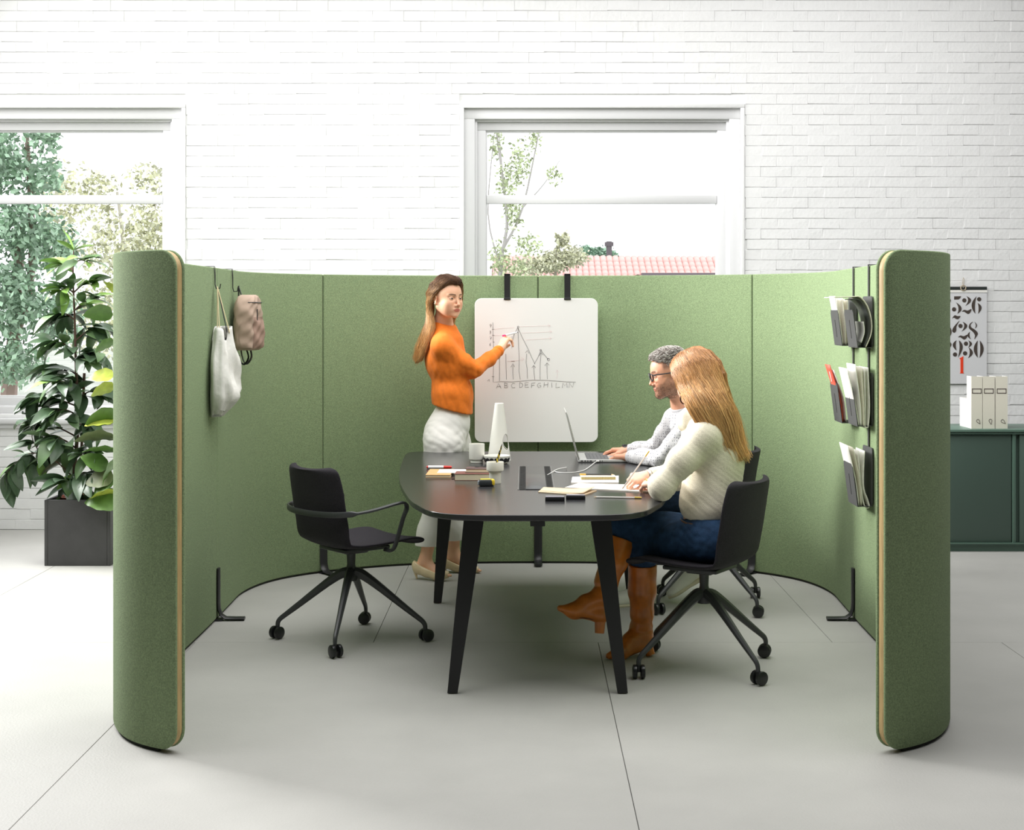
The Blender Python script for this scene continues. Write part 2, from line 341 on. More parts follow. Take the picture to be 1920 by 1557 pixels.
cuts = [0, cuts[1], s411, s605, s0, s1413, s1589, TOT-cuts[1], TOT]
def slab(mb, u0, u1, ta, tb, org, rl, rr, edge=.008, ins=0, mi=0):
    """a bent upholstered board from arc length u0 to u1 between offsets ta (outside) and tb (inside)"""
    n = max(4, int((u1-u0)/.05)); rings = []
    def outline(d):
        a, b = u0+d+ins, u1-d-ins; z0, z1 = ZB+d+ins, SH-d-ins; L = max(rl-d, .001); R_ = max(rr-d, .001); us = []
        for i in range(9): us.append((a+L*(1-math.cos(math.pi/2*i/8)), L*(1-math.sin(math.pi/2*i/8))))
        for i in range(1, n): us.append((a+L+(b-R_-a-L)*i/n, 0))
        for i in range(9): us.append((b-R_+R_*math.sin(math.pi/2*i/8), R_*(1-math.cos(math.pi/2*i/8))))
        return [(u, z0+q, z1-q) for u, q in us]
    prof = [(edge, ta), (edge*.3, ta+edge*.3*(1 if tb > ta else -1)), (0, ta+edge*(1 if tb > ta else -1)), (0, tb-edge*(1 if tb > ta else -1)), (edge*.3, tb-edge*.3*(1 if tb > ta else -1)), (edge, tb)]
    vs = []; fs = []; m_ = None
    for d, t in prof:
        ol = outline(d); m_ = len(ol); ring = [(u, zt) for u, zb, zt in ol]+[(u, zb) for u, zb, zt in ol[::-1]]
        for u, z in ring:
            p, tg, nn = on_path(u); vs.append(p+nn*t+Vector((0, 0, z))-org)
    k = 2*m_
    for r_ in range(len(prof)-1):
        for j in range(k): fs.append((r_*k+j, r_*k+(j+1) % k, (r_+1)*k+(j+1) % k, (r_+1)*k+j))
    for base in (0, (len(prof)-1)*k):
        for j in range(m_-1): fs.append((base+j, base+j+1, base+k-2-j, base+k-1-j))
    mb.add(vs, fs, mi)
org = Vector((SC, 7.2, 0))
scr = thing('acoustic_screen', 'curved green felt room divider on black feet wrapping round the meeting table', 'screen', org)
g = .0016
for i in range(8):
    a, b = cuts[i], cuts[i+1]; first = i == 0; last = i == 7
    if first or last:
        mb = MB(); rl = .072 if first else .006; rr = .072 if last else .006; ua = a+(0 if first else g); ub = b-(0 if last else g)
        slab(mb, ua, ub, -.027, -.011, org, rl, rr, .006); slab(mb, ua, ub, .011, .027, org, rl, rr, .006)
        p_ = mb.build('panel', M_felt, scr, smooth=50)
        mb = MB(); slab(mb, ua, ub, -.0115, .0115, org, rl, rr, .001, .003); tag(mb.build('edge_strip', M_oak, p_, smooth=50), label='pale oak edge strip')
    else:
        mb = MB(); slab(mb, a+g, b-g, -.026, .026, org, .008, .008, .006); mb.build('panel', M_felt, scr, smooth=50)
    if 0 < i:
        p, tg, nn = on_path(a); q = p-org; mb = MB()
        R_ = Matrix((tuple(tg), tuple(nn), (0, 0, 1))).transposed()
        mb.box(q+Vector((0, 0, SH/2+.004)), (.012, .036, SH-.022), R_); mb.build('joint', M_dark, scr)
        mb = MB()
        path_ = [(0, .033, .265), (0, .033, .2), (0, .033, .09), (0, .035, .06), (0, .045, .03), (0, .07, .0125), (0, .12, .011), (0, .165, .011)]
        mb.tube([q+R_ @ Vector(v) for v in path_], .0085, 6, flat=(1, 2.9), up=tuple(nn)); mb.box(q+R_ @ Vector((0, .01, .006)), (.05, .09, .01), R_, cham=.002)
        mb.build('foot', M_black, scr)
mb = MB(); slab(mb, .02, TOT-.02, -.016, .016, org, .002, .002, .001) if False else None
for k in range(160):
    sA = .09+(TOT-.18)*k/160; sB = .09+(TOT-.18)*(k+1)/160; (pA, _, nA), (pB, _, nB) = on_path(sA), on_path(sB)
    mb.add([pA+nA*.017-org, pA-nA*.017-org, pB-nB*.017-org, pB+nB*.017-org]+[v+Vector((0, 0, .013)) for v in (pA+nA*.017-org, pA-nA*.017-org, pB-nB*.017-org, pB+nB*.017-org)], [(0, 1, 5, 4), (2, 3, 7, 6), (1, 2, 6, 5), (3, 0, 4, 7), (4, 5, 6, 7), (3, 2, 1, 0)])
mb.build('base_rail', M_dark, scr, smooth=None)
# ================================================================== TABLE
M_top = mat('black_linoleum', (.024, .024, .026, 1), .23, var=.1, vscale=300, spec=.5)
M_leg = mat('black_powder_coat', (.012, .012, .013, 1), .5)
TZ = .75; TX = .05
hw = [(.10, 5.868), (.24, 5.872), (.345, 5.90), (.41, 5.95), (.455, 6.02), (.50, 6.16), (.545, 6.32), (.605, 6.68), (.655, 7.05), (.69, 7.45), (.715, 7.9), (.728, 8.2), (.73, 8.38), (.715, 8.46), (.68, 8.50), (.62, 8.515), (.3, 8.52)]
ol = [Vector((x, y, 0)) for x, y in hw]+[Vector((-x, y, 0)) for x, y in hw[::-1]]
ol = catmull(ol, 4, closed=True)
table = thing('meeting_table', 'large black boat-shaped meeting table with splayed blade legs', 'table', (TX, 7.2, 0))
def off(o_l, d):
    n = len(o_l); out = []
    for i in range(n):
        t_ = (o_l[(i+1) % n]-o_l[i-1]).normalized(); out.append(o_l[i]+Vector((t_.y, -t_.x, 0))*-d)
    return out
mb = MB(); n = len(ol); rings = [(-.0, TZ-.002), (.002, TZ), ]
prof = [(.002, TZ), (0, TZ-.002), (0, TZ-.020), (.003, TZ-.024), (.045, TZ-.032)]
vs = []
for d, z in prof: vs += [p+Vector((0, -7.2, z)) for p in off(ol, d)]
fs = [(r_*n+j, r_*n+(j+1) % n, (r_+1)*n+(j+1) % n, (r_+1)*n+j) for r_ in range(len(prof)-1) for j in range(n)]
fs += [tuple(range(n))[::-1], tuple(range((len(prof)-1)*n, len(prof)*n))]
mb.add(vs, fs); mb.build('tabletop', M_top, table, smooth=30)
def leg_mb(foot, top):
    foot = Vector(foot); top = Vector(top); mb = MB(); sx = 1 if foot.x > 0 else -1; vs = []
    for p, w_, d_ in ((foot, .042, .03), (top, .086, .07)):
        vs += [p+Vector((-w_/2, -d_/2, 0)), p+Vector((w_/2, -d_/2, 0)), p+Vector((w_/2, d_/2, 0)), p+Vector((-w_/2, d_/2, 0))]
    mb.add(vs, [(3, 2, 1, 0), (4, 5, 6, 7), (0, 1, 5, 4), (1, 2, 6, 5), (2, 3, 7, 6), (3, 0, 4, 7)])
    mb.box(foot+Vector((0, 0, .004)), (.03, .025, .008), cham=.001); return mb
zt = TZ-.03
for foot, top in (((-.348, -1.19, .004), (-.262, -1.05, zt)), ((.348, -1.19, .004), (.262, -1.05, zt)), ((-.52, .66, .004), (-.455, .52, zt)), ((.52, .66, .004), (.455, .52, zt))):
    bevel(leg_mb(foot, top).build('leg', M_leg, table), .002, 1)
mb = MB(); mb.box((0, -.3, zt-.012), (.06, 1.9, .03)); mb.box((0, -1.05, zt-.012), (.5, .05, .03)); mb.box((0, .52, zt-.012), (.9, .05, .03)); mb.build('underframe', M_leg, table)
# cable hatch in the top
hx0, hx1, hy0, hy1 = -.075-TX+.045, .075+.0-TX+.06, 6.69, 7.69
hx0, hx1 = -.078, .078
mb = MB(); mb.box((0, (hy0+hy1)/2-7.2, TZ+.0008), (.158, hy1-hy0, .0016)); mb.build('hatch_recess', mat('hatch_black', (.004, .004, .004, 1), .8), table)
mb = MB(); mb.box((0, (hy0+hy1)/2-7.2, TZ+.0022), (.096, hy1-hy0-.01, .003), cham=.0008); mb.build('hatch_lid', M_top, table)
for sx in (-1, 1):
    mb = MB()
    for k in range(90): mb.box((sx*.0635, hy0+.012+(hy1-hy0-.024)*k/89-7.2, TZ+.0022), (.022, .004, .002), RZ(random.uniform(-.5, .5)))
    tag(mb.build('cable_brush', mat('brush', (.02, .02, .02, 1), .6), table), kind='stuff')
mb = MB(); mb.box((.083, (hy0+hy1)/2-7.2, TZ+.0014), (.0035, hy1-hy0, .0028)); mb.box((-.083, (hy0+hy1)/2-7.2, TZ+.0014), (.0035, hy1-hy0, .0028)); mb.build('hatch_trim', mat('hatch_trim', (.12, .12, .12, 1), .35), table)
# ================================================================== CHAIRS
M_shell = mat('chair_fabric', (.024, .021, .027, 1), .85, var=.35, vscale=350, sheen=.04, bump=.3, bscale=500, spec=.2)
M_base = mat('chair_aluminium', (.045, .047, .05, 1), .38)
M_cast = mat('caster_black', (.012, .013, .014, 1), .3)
prof_ = catmull([(.275, .452, 0), (.262, .466, 0), (.2, .474, 0), (.08, .466, 0), (-.04, .462, 0), (-.125, .468, 0), (-.178, .495, 0), (-.205, .55, 0), (-.222, .63, 0), (-.238, .73, 0), (-.252, .80, 0), (-.258, .825, 0), (-.262, .835, 0)], 3)
NP = len(prof_)
def shell_pt(u, v, th=0):
    """u -1..1 across, v 0..1 along from the front of the seat to the top of the back"""
    x = v*(NP-1); i = min(int(x), NP-2); t = x-i; p = prof_[i].lerp(prof_[i+1], t); tg = (prof_[i+1]-prof_[i]).normalized(); nr = Vector((tg.y, -tg.x, 0))   # towards the sitter
    if nr.y < 0 and v < .4: nr = -nr
    s_b = max(0, min(1, (v-.45)/.15)); wd = .225*(1-s_b)+(.228-.03*max(0, (v-.75)/.25))*s_b
    e = 0                                                      # rounded corners
    if v > .80: e = (v-.80)/.20
    if v < .12: e = (.12-v)/.12*.7
    wd *= math.sqrt(max(0, 1-(e**3)*.45)) if e else 1
    a = abs(u); lift = (.018*(1-s_b)+.050*s_b)*a**2.4
    sd = nr if s_b > .0 or v < .45 else nr
    n3 = Vector((0, 1, 0)) if v < .45 else Vector((1, 0, 0)); n3 = n3.lerp(Vector((1, .25, 0)), s_b).normalized() if s_b else Vector((0, 1, 0))
    q = p+n3*(lift+th); return Vector((q.x, u*wd, q.y))
def make_chair(name, label, arms, loc, face, base_rot, group=None):
    root = thing(name, label, 'chair', loc, face, group)
    nu, nv = 17, 44; mb = MB(); vs = []; fs = []
    for side, th in ((0, .012), (1, -.012)):
        for i in range(nu):
            for j in range(nv):
                u = -1+2*i/(nu-1); vs.append(shell_pt(u, j/(nv-1), th*(1-.55*abs(u)**6)))
    K = nu*nv
    for i in range(nu-1):
        for j in range(nv-1):
            q = (i*nv+j, (i+1)*nv+j, (i+1)*nv+j+1, i*nv+j+1); fs.append(q); fs.append(tuple(K+a for a in q[::-1]))
    rim = [i*nv for i in range(nu)]+[(nu-1)*nv+j for j in range(1, nv)]+[i*nv+nv-1 for i in range(nu-2, -1, -1)]+[j for j in range(nv-2, 0, -1)]
    for a, b in zip(rim, rim[1:]+rim[:1]): fs.append((a, b, K+b, K+a))
    mb.add(vs, fs); sh = mb.build('seat_shell', M_shell, root, smooth=180); ss = sh.modifiers.new('s', 'SUBSURF'); ss.levels = ss.render_levels = 1
    mb = MB(); mb.box((.02, 0, .443), (.26, .22, .018), cham=.006); mb.box((0, 0, .428), (.12, .12, .02), cham=.006); mb.build('seat_plate', M_base, root)
    if arms:
        mb = MB(); pl = []
        for s_ in (1, -1):
            arc = [(.055, .20*s_, .452), (.065, .235*s_, .45), (.075, .258*s_, .475), (.11, .272*s_, .60), (.128, .275*s_, .645), (.118, .276*s_, .668), (.08, .276*s_, .672), (-.06, .272*s_, .650), (-.16, .255*s_, .640)]
            if s_ == 1: pl += arc
            else: pl += [(-.225, .20, .636), (-.262, .10, .634), (-.272, 0, .634), (-.262, -.10, .634), (-.225, -.20, .636)]+arc[::-1]
        pl = catmull(pl, 4)
        vs = []; k = len(pl)
        for i, p in enumerate(pl):
            t_ = (pl[min(i+1, k-1)]-pl[max(i-1, 0)]).normalized()
            out = Vector((p.x*.6 if p.x < 0 else 0, p.y, 0)).normalized(); bn = t_.cross(out).normalized()
            flatv = min(1, max(0, (p.z-.60)/.03)); wv = out.lerp(out, 1)
            a_ = .006; b_ = .014
            if p.x < -.15: A, B = out*a_*1.2, bn*b_*.95
            else: A, B = out*b_*(.5+.5*flatv), bn*a_*(1.6-.6*flatv)
            vs += [p+A+B*.6, p+A*.6+B, p-A*.6+B, p-A+B*.6, p-A-B*.6, p-A*.6-B, p+A*.6-B, p+A-B*.6]
        fs = [(i*8+j, i*8+(j+1) % 8, (i+1)*8+(j+1) % 8, (i+1)*8+j) for i in range(k-1) for j in range(8)]+[tuple(range(8)), tuple((k-1)*8+j for j in range(8))]
        mb.add(vs, fs); mb.build('armrest', M_base, root, smooth=50)
    mb = MB(); mb.lathe([(.0, .425), (.023, .425), (.021, .40), (.0195, .36), (.021, .355), (.024, .335), (.034, .30), (.03, .285), (0, .283)], n=24); mb.build('column', M_base, root)
    for k in range(4):
        a = base_rot+k*math.pi/2-face; R_ = RZ(a); P_ = [(.012, .325), (.05, .315), (.12, .268), (.24, .175), (.315, .118), (.342, .097), (.353, .082), (.356, .068), (.356, .048)]
        rr = [.027, .025, .021, .016, .013, .012, .0115, .011, .010]
        pp = catmull([(x, 0, z) for x, z in P_], 3); r2 = []
        for i in range(len(pp)): x = i/3; j = min(int(x), len(rr)-2); r2.append(rr[j]+(rr[j+1]-rr[j])*(x-j))
        mb = MB(); mb.tube([R_ @ p for p in pp], r2, 8, flat=(1.0, .85)); lg = mb.build('leg', M_base, root)
        mb = MB(); sw = R_ @ RZ(random.Random(int(loc[0]*100)+k).uniform(-1.2, 1.2)+1.57); c = R_ @ Vector((.356, 0, .031))
        for s_ in (-1, 1):
            mb.lathe([(0, -.010), (.024, -.010), (.029, -.007), (.030, 0), (.029, .007), (.022, .010), (0, .010)], c+sw @ Vector((.006, s_*.017, 0)), 20, R=sw @ RX(math.pi/2))
        mb.box(c+Vector((0, 0, .012)), (.02, .016, .03), sw, cham=.003); mb.build('caster', M_cast, lg)
    return root
make_chair('swivel_chair', 'empty black shell chair with a looped armrest, left of the table', True, (-.829, 6.98, 0), math.radians(40), math.radians(-5), 'black meeting chairs')
make_chair('swivel_chair', 'black armless shell chair the blonde woman sits on', False, (.785, 6.44, 0), math.radians(148), math.radians(32), 'black meeting chairs')
make_chair('swivel_chair', 'black armless shell chair behind, under the bespectacled man', False, (.97, 7.78, 0), math.radians(160), math.radians(37), 'black meeting chairs')
# ================================================================== WHITEBOARD
def T(px, py, z=TZ):
    Y = (CH-z)*F/(py-HY); return Vector((Xat(px, Y), Y, z))
M_wb = mat('whiteboard_enamel', (.90, .90, .88, 1), .3)
M_ink = mat('dark_marker_ink', (.09, .075, .08, 1), .7); M_pink = mat('faint_pink_ink', (.80, .60, .62, 1), .7); M_faint = mat('faint_grey_ink', (.42, .38, .38, 1), .7)
BY = 9.02; bw = (1121-890)/F*BY; bh = (829.5-559.5)/F*BY; bx = Xat(1005.5, BY); bz = Zat(694.5, BY)
wbd = thing('whiteboard', 'white enamel board with a hand-drawn line chart hanging on the rear green screen', 'whiteboard', (bx, BY, bz-bh/2))
mb = MB(); o_l = rrect(bw, bh, .043, 8); mb.prism(o_l, lambda p: Vector((p[0], 0, p[1]+bh/2)), lambda p: Vector((p[0], .012, p[1]+bh/2))); bevel(mb.build('board', M_wb, wbd, smooth=40), .0015, 2)
for px in (951, 1064):
    mb = MB(); x = Xat(px, BY)-bx; zt_ = SH-(bz-bh/2)
    mb.box((x, .013, (bh+zt_)/2), (.037, .004, zt_-bh+.02)); mb.box((x, .047, zt_+.0045), (.037, .072, .004)); mb.box((x, -.002, bh-.004), (.042, .008, .012), cham=.002); mb.box((x, .082, zt_-.05), (.037, .004, .11))
    mb.build('hanging_strap', M_black, wbd)
def bp(x, y): return Vector(((x/5.37+880-CX)/F*BY-bx, -.0012, CH-(y/5.37+550-HY)/F*BY-(bz-bh/2)))
def strokes(name, lst, m, r=.00095):
    mb = MB()
    for s in lst:
        mb.tube([bp(*p) for p in s], r, 5, flat=(.5, 1), up=(0, 1, 0))
    return mb.build(name, m, wbd)
circ = lambda x, y, r: [(x+r*math.cos(a*.7), y+r*math.sin(a*.7)) for a in range(10)]
strokes('chart_drawing', [
    [(237, 295), (238, 420), (244, 560), (243, 700), (240, 897), (320, 890), (430, 893), (540, 884), (640, 875), (760, 877), (870, 884), (990, 893), (1072, 895)],
    [(225, 838), (252, 840)], [(228, 364), (250, 362)], [(230, 424), (254, 424)], [(236, 490), (254, 492)],
    [(303, 660), (304, 780), (303, 885)], [(368, 610), (370, 740), (374, 870)], [(440, 725), (438, 800), (442, 868)], [(418, 745), (440, 708), (456, 742)], [(420, 686), (457, 684)],
    [(490, 355), (494, 480), (502, 640), (500, 780), (512, 868)], [(432, 490), (450, 420), (488, 342)], [(487, 345), (540, 460), (592, 560), (625, 640), (660, 712)], circ(492, 340, 9),
    [(577, 610), (572, 700), (582, 760), (586, 862)], [(565, 600), (585, 575), (600, 606)], [(648, 730), (652, 800), (659, 870)], [(630, 750), (648, 726), (667, 748)],
    [(655, 712), (690, 650), (720, 575)], circ(718, 574, 9), [(720, 575), (760, 625), (795, 668)], circ(797, 668, 13),
    [(722, 600), (714, 700), (712, 790), (713, 870)], [(702, 630), (722, 595), (742, 622)], [(782, 705), (783, 790), (786, 866)], [(760, 730), (782, 700), (803, 724)]], M_ink)
L_ = {'A': [[(0, 50), (22, 0), (48, 50)], [(8, 34), (46, 30)]], 'B': [[(4, 0), (4, 50)], [(4, 2), (34, 8), (30, 22), (6, 25), (38, 34), (34, 48), (2, 50)]], 'C': [[(40, 6), (18, 2), (2, 26), (14, 48), (42, 46)]],
      'D': [[(4, 0), (4, 50)], [(2, 0), (30, 8), (38, 26), (26, 46), (2, 50)]], 'E': [[(40, 0), (4, 2), (4, 48), (42, 46)], [(4, 24), (36, 22)]], 'F': [[(42, 0), (6, 4), (2, 52)], [(4, 26), (34, 24)]],
      'G': [[(38, 4), (14, 6), (2, 28), (16, 50), (38, 40), (38, 26), (22, 28)]], 'H': [[(4, 0), (0, 50)], [(42, 0), (38, 50)], [(2, 26), (40, 22)]], 'I': [[(8, 0), (12, 50)]], 'L': [[(6, 0), (2, 48), (42, 42)]],
      'M': [[(0, 50), (8, 0), (26, 26), (46, 0), (50, 48)]], 'N': [[(0, 50), (6, 2), (38, 46), (50, 0)]]}
st = []
for ch, x, y in zip('ABCDEFGHILMN', (272, 350, 420, 502, 557, 622, 682, 750, 820, 868, 935, 1002), (908, 902, 904, 900, 900, 902, 902, 898, 900, 904, 904, 902)):
    st += [[(x+a, y+b) for a, b in s] for s in L_[ch]]
st += [[(222, 322), (210, 330), (204, 316), (218, 310), (222, 322), (212, 345)], [(212, 388), (220, 380), (206, 378), (218, 400), (208, 410), (212, 388)], [(204, 440), (224, 440), (212, 470)], [(208, 455), (222, 453)],
       [(216, 500), (204, 515), (210, 530), (218, 520), (206, 518)], [(184, 885), (200, 866), (204, 888)]]
strokes('chart_lettering', st, M_ink, .0009)
strokes('pink_guide_lines', [[(250, 362), (360, 350), (450, 346)], [(510, 336), (650, 332), (815, 328)], [(790, 316), (818, 328), (796, 342)], [(254, 424), (330, 424)], [(530, 400), (680, 396), (828, 388)], [(806, 374), (830, 387), (812, 402)],
    [(570, 470), (700, 462), (826, 454)], [(800, 440), (828, 454), (806, 468)], [(380, 684), (470, 680), (548, 664)], [(524, 648), (550, 664), (528, 684)], [(880, 865), (888, 820), (884, 775)], [(868, 800), (884, 772), (900, 798)]], M_pink, .0006)
strokes('faint_sketch_lines', [[(430, 430), (428, 555)], [(452, 400), (432, 490)]], M_faint, .001)
# ================================================================== THINGS ON THE TABLE
M_cer = mat('white_ceramic', (.78, .77, .71, 1), .45, bump=.05, bscale=40); M_cream = mat('cream_paper', (.74, .66, .48, 1), .85, var=.06, vscale=60, stretch=(1, 1, 40)); M_paper = mat('white_paper', (.84, .82, .78, 1), .85)
def lath(prof, n=40): mb = MB(); mb.lathe(prof, n=n); return mb
p = T(893.5, 869.5); p.y += .036
t = thing('ceramic_cup', 'tall white handleless cup on a narrow foot, beside the cone vase', 'cup', p, 0)
lath([(0, 0), (.032, 0), (.034, .003), (.033, .016), (.040, .020), (.0415, .026), (.0418, .098), (.041, .103), (.039, .103), (.0385, .098), (.0385, .03), (0, .028)]).build('body', M_cer, t)
vx = (Xat(936, 8.02), 8.02, TZ)
t = thing('cone_vase', 'tall tapering white ceramic vase with an oval hole low in its side', 'vase', vx)
mb = MB(); nu, nv = 120, 100
def cone(u, v):
    a = 2*math.pi*u; z = .312*v; r = .064*(1-v)+.0235*v; return Vector((r*math.cos(a), r*math.sin(a), z))
vs = []; fs = []
hol = lambda a, z: ((a)/.50)**2+((z-.102)/.042)**2 < 1 or ((a-1.33)/.50)**2+((z-.102)/.042)**2 < 1
ca = math.radians(-38)     # hole on the right-hand side, facing a little to the camera
for i in range(nu):
    for j in range(nv):
        a = 2*math.pi*i/nu; z = .312*j/(nv-1); da = (a-ca+math.pi) % (2*math.pi)-math.pi; u_, v_ = i/nu, j/(nv-1)
        for c0 in (0, 1.33):
            q_ = math.sqrt(((da-c0)/.50)**2+((z-.102)/.042)**2)
            if .05 < q_ < 1: da2 = c0+(da-c0)/q_; z2 = .102+(z-.102)/q_; u_ = (ca+da2)/(2*math.pi); v_ = z2/.312
        vs.append(cone(u_, v_))
ca = math.radians(-38)
for i in range(nu):
    for j in range(nv-1):
        a = 2*math.pi*(i+.5)/nu; da = (a-ca+math.pi) % (2*math.pi)-math.pi; z = .312*(j+.5)/(nv-1)
        if hol(da, z): continue
        fs.append((i*nv+j, ((i+1) % nu)*nv+j, ((i+1) % nu)*nv+j+1, i*nv+j+1))
fs.append(tuple(i*nv for i in range(nu)))
mb.add(vs, fs); ob = mb.build('body', M_cer, t, smooth=60); sd = ob.modifiers.new('s', 'SOLIDIFY'); sd.thickness = .004; sd.offset = -1
dc = (Xat(931.5, 7.855), 7.852, TZ)
t = thing('scalloped_dish', 'low white dish with a row of black scallops in front of the cone vase', 'dish', dc)
lath([(0, 0), (.052, 0), (.060, .004), (.071, .038), (.071, .043), (.067, .043), (.060, .012), (0, .010)]).build('body', M_cer, t)
for k in range(16):
    a = 2*math.pi*k/16; mb = MB(); R_ = RZ(a) @ RY(math.radians(107)); mb.lathe([(0, -.001), (.0125, -.001), (.0125, .0015), (0, .0015)], (0, 0, 0), 16, R=R_)
    mb.build('scallop', M_black, t, loc=(.0665*math.cos(a), .0665*math.sin(a), .021))
p = T(928, 907.5); p.y += .03
t = thing('pencil_cup', 'white ceramic pencil cup, wide above and narrow below', 'cup', p)
lath([(0, 0), (.0275, 0), (.028, .002), (.028, .050), (.032, .055), (.040, .060), (.041, .064), (.041, .098), (.040, .101), (.037, .101), (.0365, .098), (.0365, .068), (.02, .06), (.0, .06)]).build('body', M_cer, t)
M_yel = mat('pencil_yellow', (.75, .55, .04, 1), .4); M_stripe = mat('pencil_black', (.02, .02, .02, 1), .4); M_wood = mat('pencil_wood', (.75, .55, .35, 1), .6)
for k, (dx, top, lb) in enumerate((((.0, .0, .078), (.022, -.02, .150), 'shorter yellow and black striped pencil standing in the pencil cup'), ((.006, .012, .078), (.030, .016, .172), 'longer yellow and black striped pencil leaning right in the pencil cup'))):
    a = p+Vector(dx); b = p+Vector(top); o = thing('striped_pencil', lb, 'pencil', a, group='striped pencils in the cup'); ax = b-a; L = ax.length; d = ax.normalized(); u = d.orthogonal().normalized(); v = d.cross(u)
    mb = MB(); vs = []; n = 28
    for i in range(n+1):
        for j in range(8):
            an = 2*math.pi*j/8; vs.append(d*(L*i/n)+u*(.0036*math.cos(an))+v*(.0036*math.sin(an)))
    for i in range(n):
        for j in range(8): mb.f.append((i*8+j, i*8+(j+1) % 8, (i+1)*8+(j+1) % 8, (i+1)*8+j)); mb.m.append(((i+j) % 8) // 4)
    mb.v = [tuple(x) for x in vs]; mb.n = len(vs); mb.build('barrel', [M_yel, M_stripe], o)
    MB().tube([ax, ax+d*.013], [.0036, .0008], 8).build('tip', M_stripe, o)
def book(name, label, cat, c, L, D, H, rz, mcover, mpage, group=None, cov=.002, inset=.003):
    t = thing(name, label, cat, c, rz, group)
    mb = MB(); mb.box((0, 0, cov/2), (L, D, cov)); mb.box((0, 0, H-cov/2), (L, D, cov)); mb.box((0, D/2-cov/2, H/2), (L, cov, H)); mb.build('cover', mcover, t)
    mb = MB(); mb.box((0, 0, H/2), (L-inset*2, D-inset, H-2*cov-.0002)); mb.build('pages', mpage, t); return t
M_tan = mat('tan_card', (.60, .35, .15, 1), .8); M_red = mat('russet_cover', (.17, .06, .045, 1), .6); M_brown = mat('brown_cover', (.085, .05, .045, 1), .55)
a = T(799, 896); b = T(852, 896)
nb = book('notebook', 'tan card notebook at the left end of the book pile', 'notebook', (a.x+.115, 7.18+.135, TZ), .23, .27, .013, math.radians(-1), M_tan, M_cream)
mb = MB(); mb.box((0, 0, .0006), (.15, .16, .0012)); tag(mb.build('paper_sheet', M_paper, None, loc=(a.x+.125, 7.345, TZ+.0132)), 'small white sheet lying on the tan notebook', 'paper').rotation_euler = (0, 0, -.02)
bk = book('thick_book', 'thick hardback with cream pages and russet cover, in front of the ceramic cup', 'book', (Xat(887, 7.12)+.004, 7.12+.06, TZ), .175, .125, .032, math.radians(-2), M_red, M_cream)
bk.location.x = Xat(852.6, 7.05)+.0875; bk.location.y = 7.056+.0625
nb.location.y = 7.185+.135; nb.location.x = a.x+.06; nb.scale = (.5, 1, 1)
nb.scale = (1, 1, 1)
for ch in nb.children: ch.scale = (.53, 1, 1)
bk2 = book('small_dark_book', 'slim dark brown book lying on top of the thick book', 'book', (Xat(898, 7.13), 7.155, TZ+.0325), .125, .105, .019, math.radians(-3), M_brown, M_cream)
MB().tube(catmull([(-.03, 0, 0), (-.02, .008, 0), (-.005, .002, 0), (.005, .002, 0), (.02, .008, 0), (.033, 0, 0), (.02, -.008, 0), (.005, -.001, 0), (-.005, -.001, 0), (-.02, -.008, 0), (-.03, 0, 0)], 4), .0012, 5).build('rims', M_black, tag(thing('folded_spectacles', 'thin wire-rimmed reading glasses lying on the small dark book', 'glasses', (Xat(901, 7.16), 7.18, TZ+.0525)), None))
MB().tube(catmull([(0, 0, .0015), (.01, .006, .0015), (.03, -.012, .0015), (.07, -.018, .0015), (.11, -.012, .0015), (.145, .0, .0015)], 5), .0015, 5).build('cord', M_black, thing('black_cord', 'thin black cord lying along the front of the thick book', 'cord', T(847, 899)))
p = T(800, 879.5); t = thing('marker_pen', 'white board marker with red cap and red end behind the tan notebook', 'marker', p, math.radians(-2)); M_rd = mat('marker_red', (.65, .03, .02, 1), .4); M_wp = mat('marker_white', (.8, .78, .8, 1), .4)
MB().tube([(0, 0, .0085), (.008, 0, .0085)], [.006, .0085], 16).build('end_plug', M_rd, t); MB().tube([(.008, 0, .0085), (.088, 0, .0085)], .0085, 16).build('barrel', M_wp, t); MB().tube([(.088, 0, .0085), (.125, 0, .0085), (.130, 0, .0085)], [.0082, .0075, .006], 16).build('cap', M_rd, t)
p = T(912, 913); t = thing('tape_measure', 'black and yellow pocket tape measure in front of the pencil cup', 'tape measure', (p.x, p.y+.022, TZ), math.radians(8))
bevel(MB().box((0, 0, .016), (.072, .040, .032), cham=.009).build('case', mat('rubber_black', (.025, .03, .035, 1), .6), t), .001)
MB().box((.028, 0, .018), (.020, .0415, .030), cham=.008).build('yellow_end', M_yel, t); MB().box((-.004, .002, .031), (.05, .028, .006), cham=.002).build('yellow_top', M_yel, t); MB().box((-.037, 0, .016), (.008, .022, .02), cham=.003).build('tape_mouth', mat('tape_grey', (.25, .27, .30, 1), .5), t)
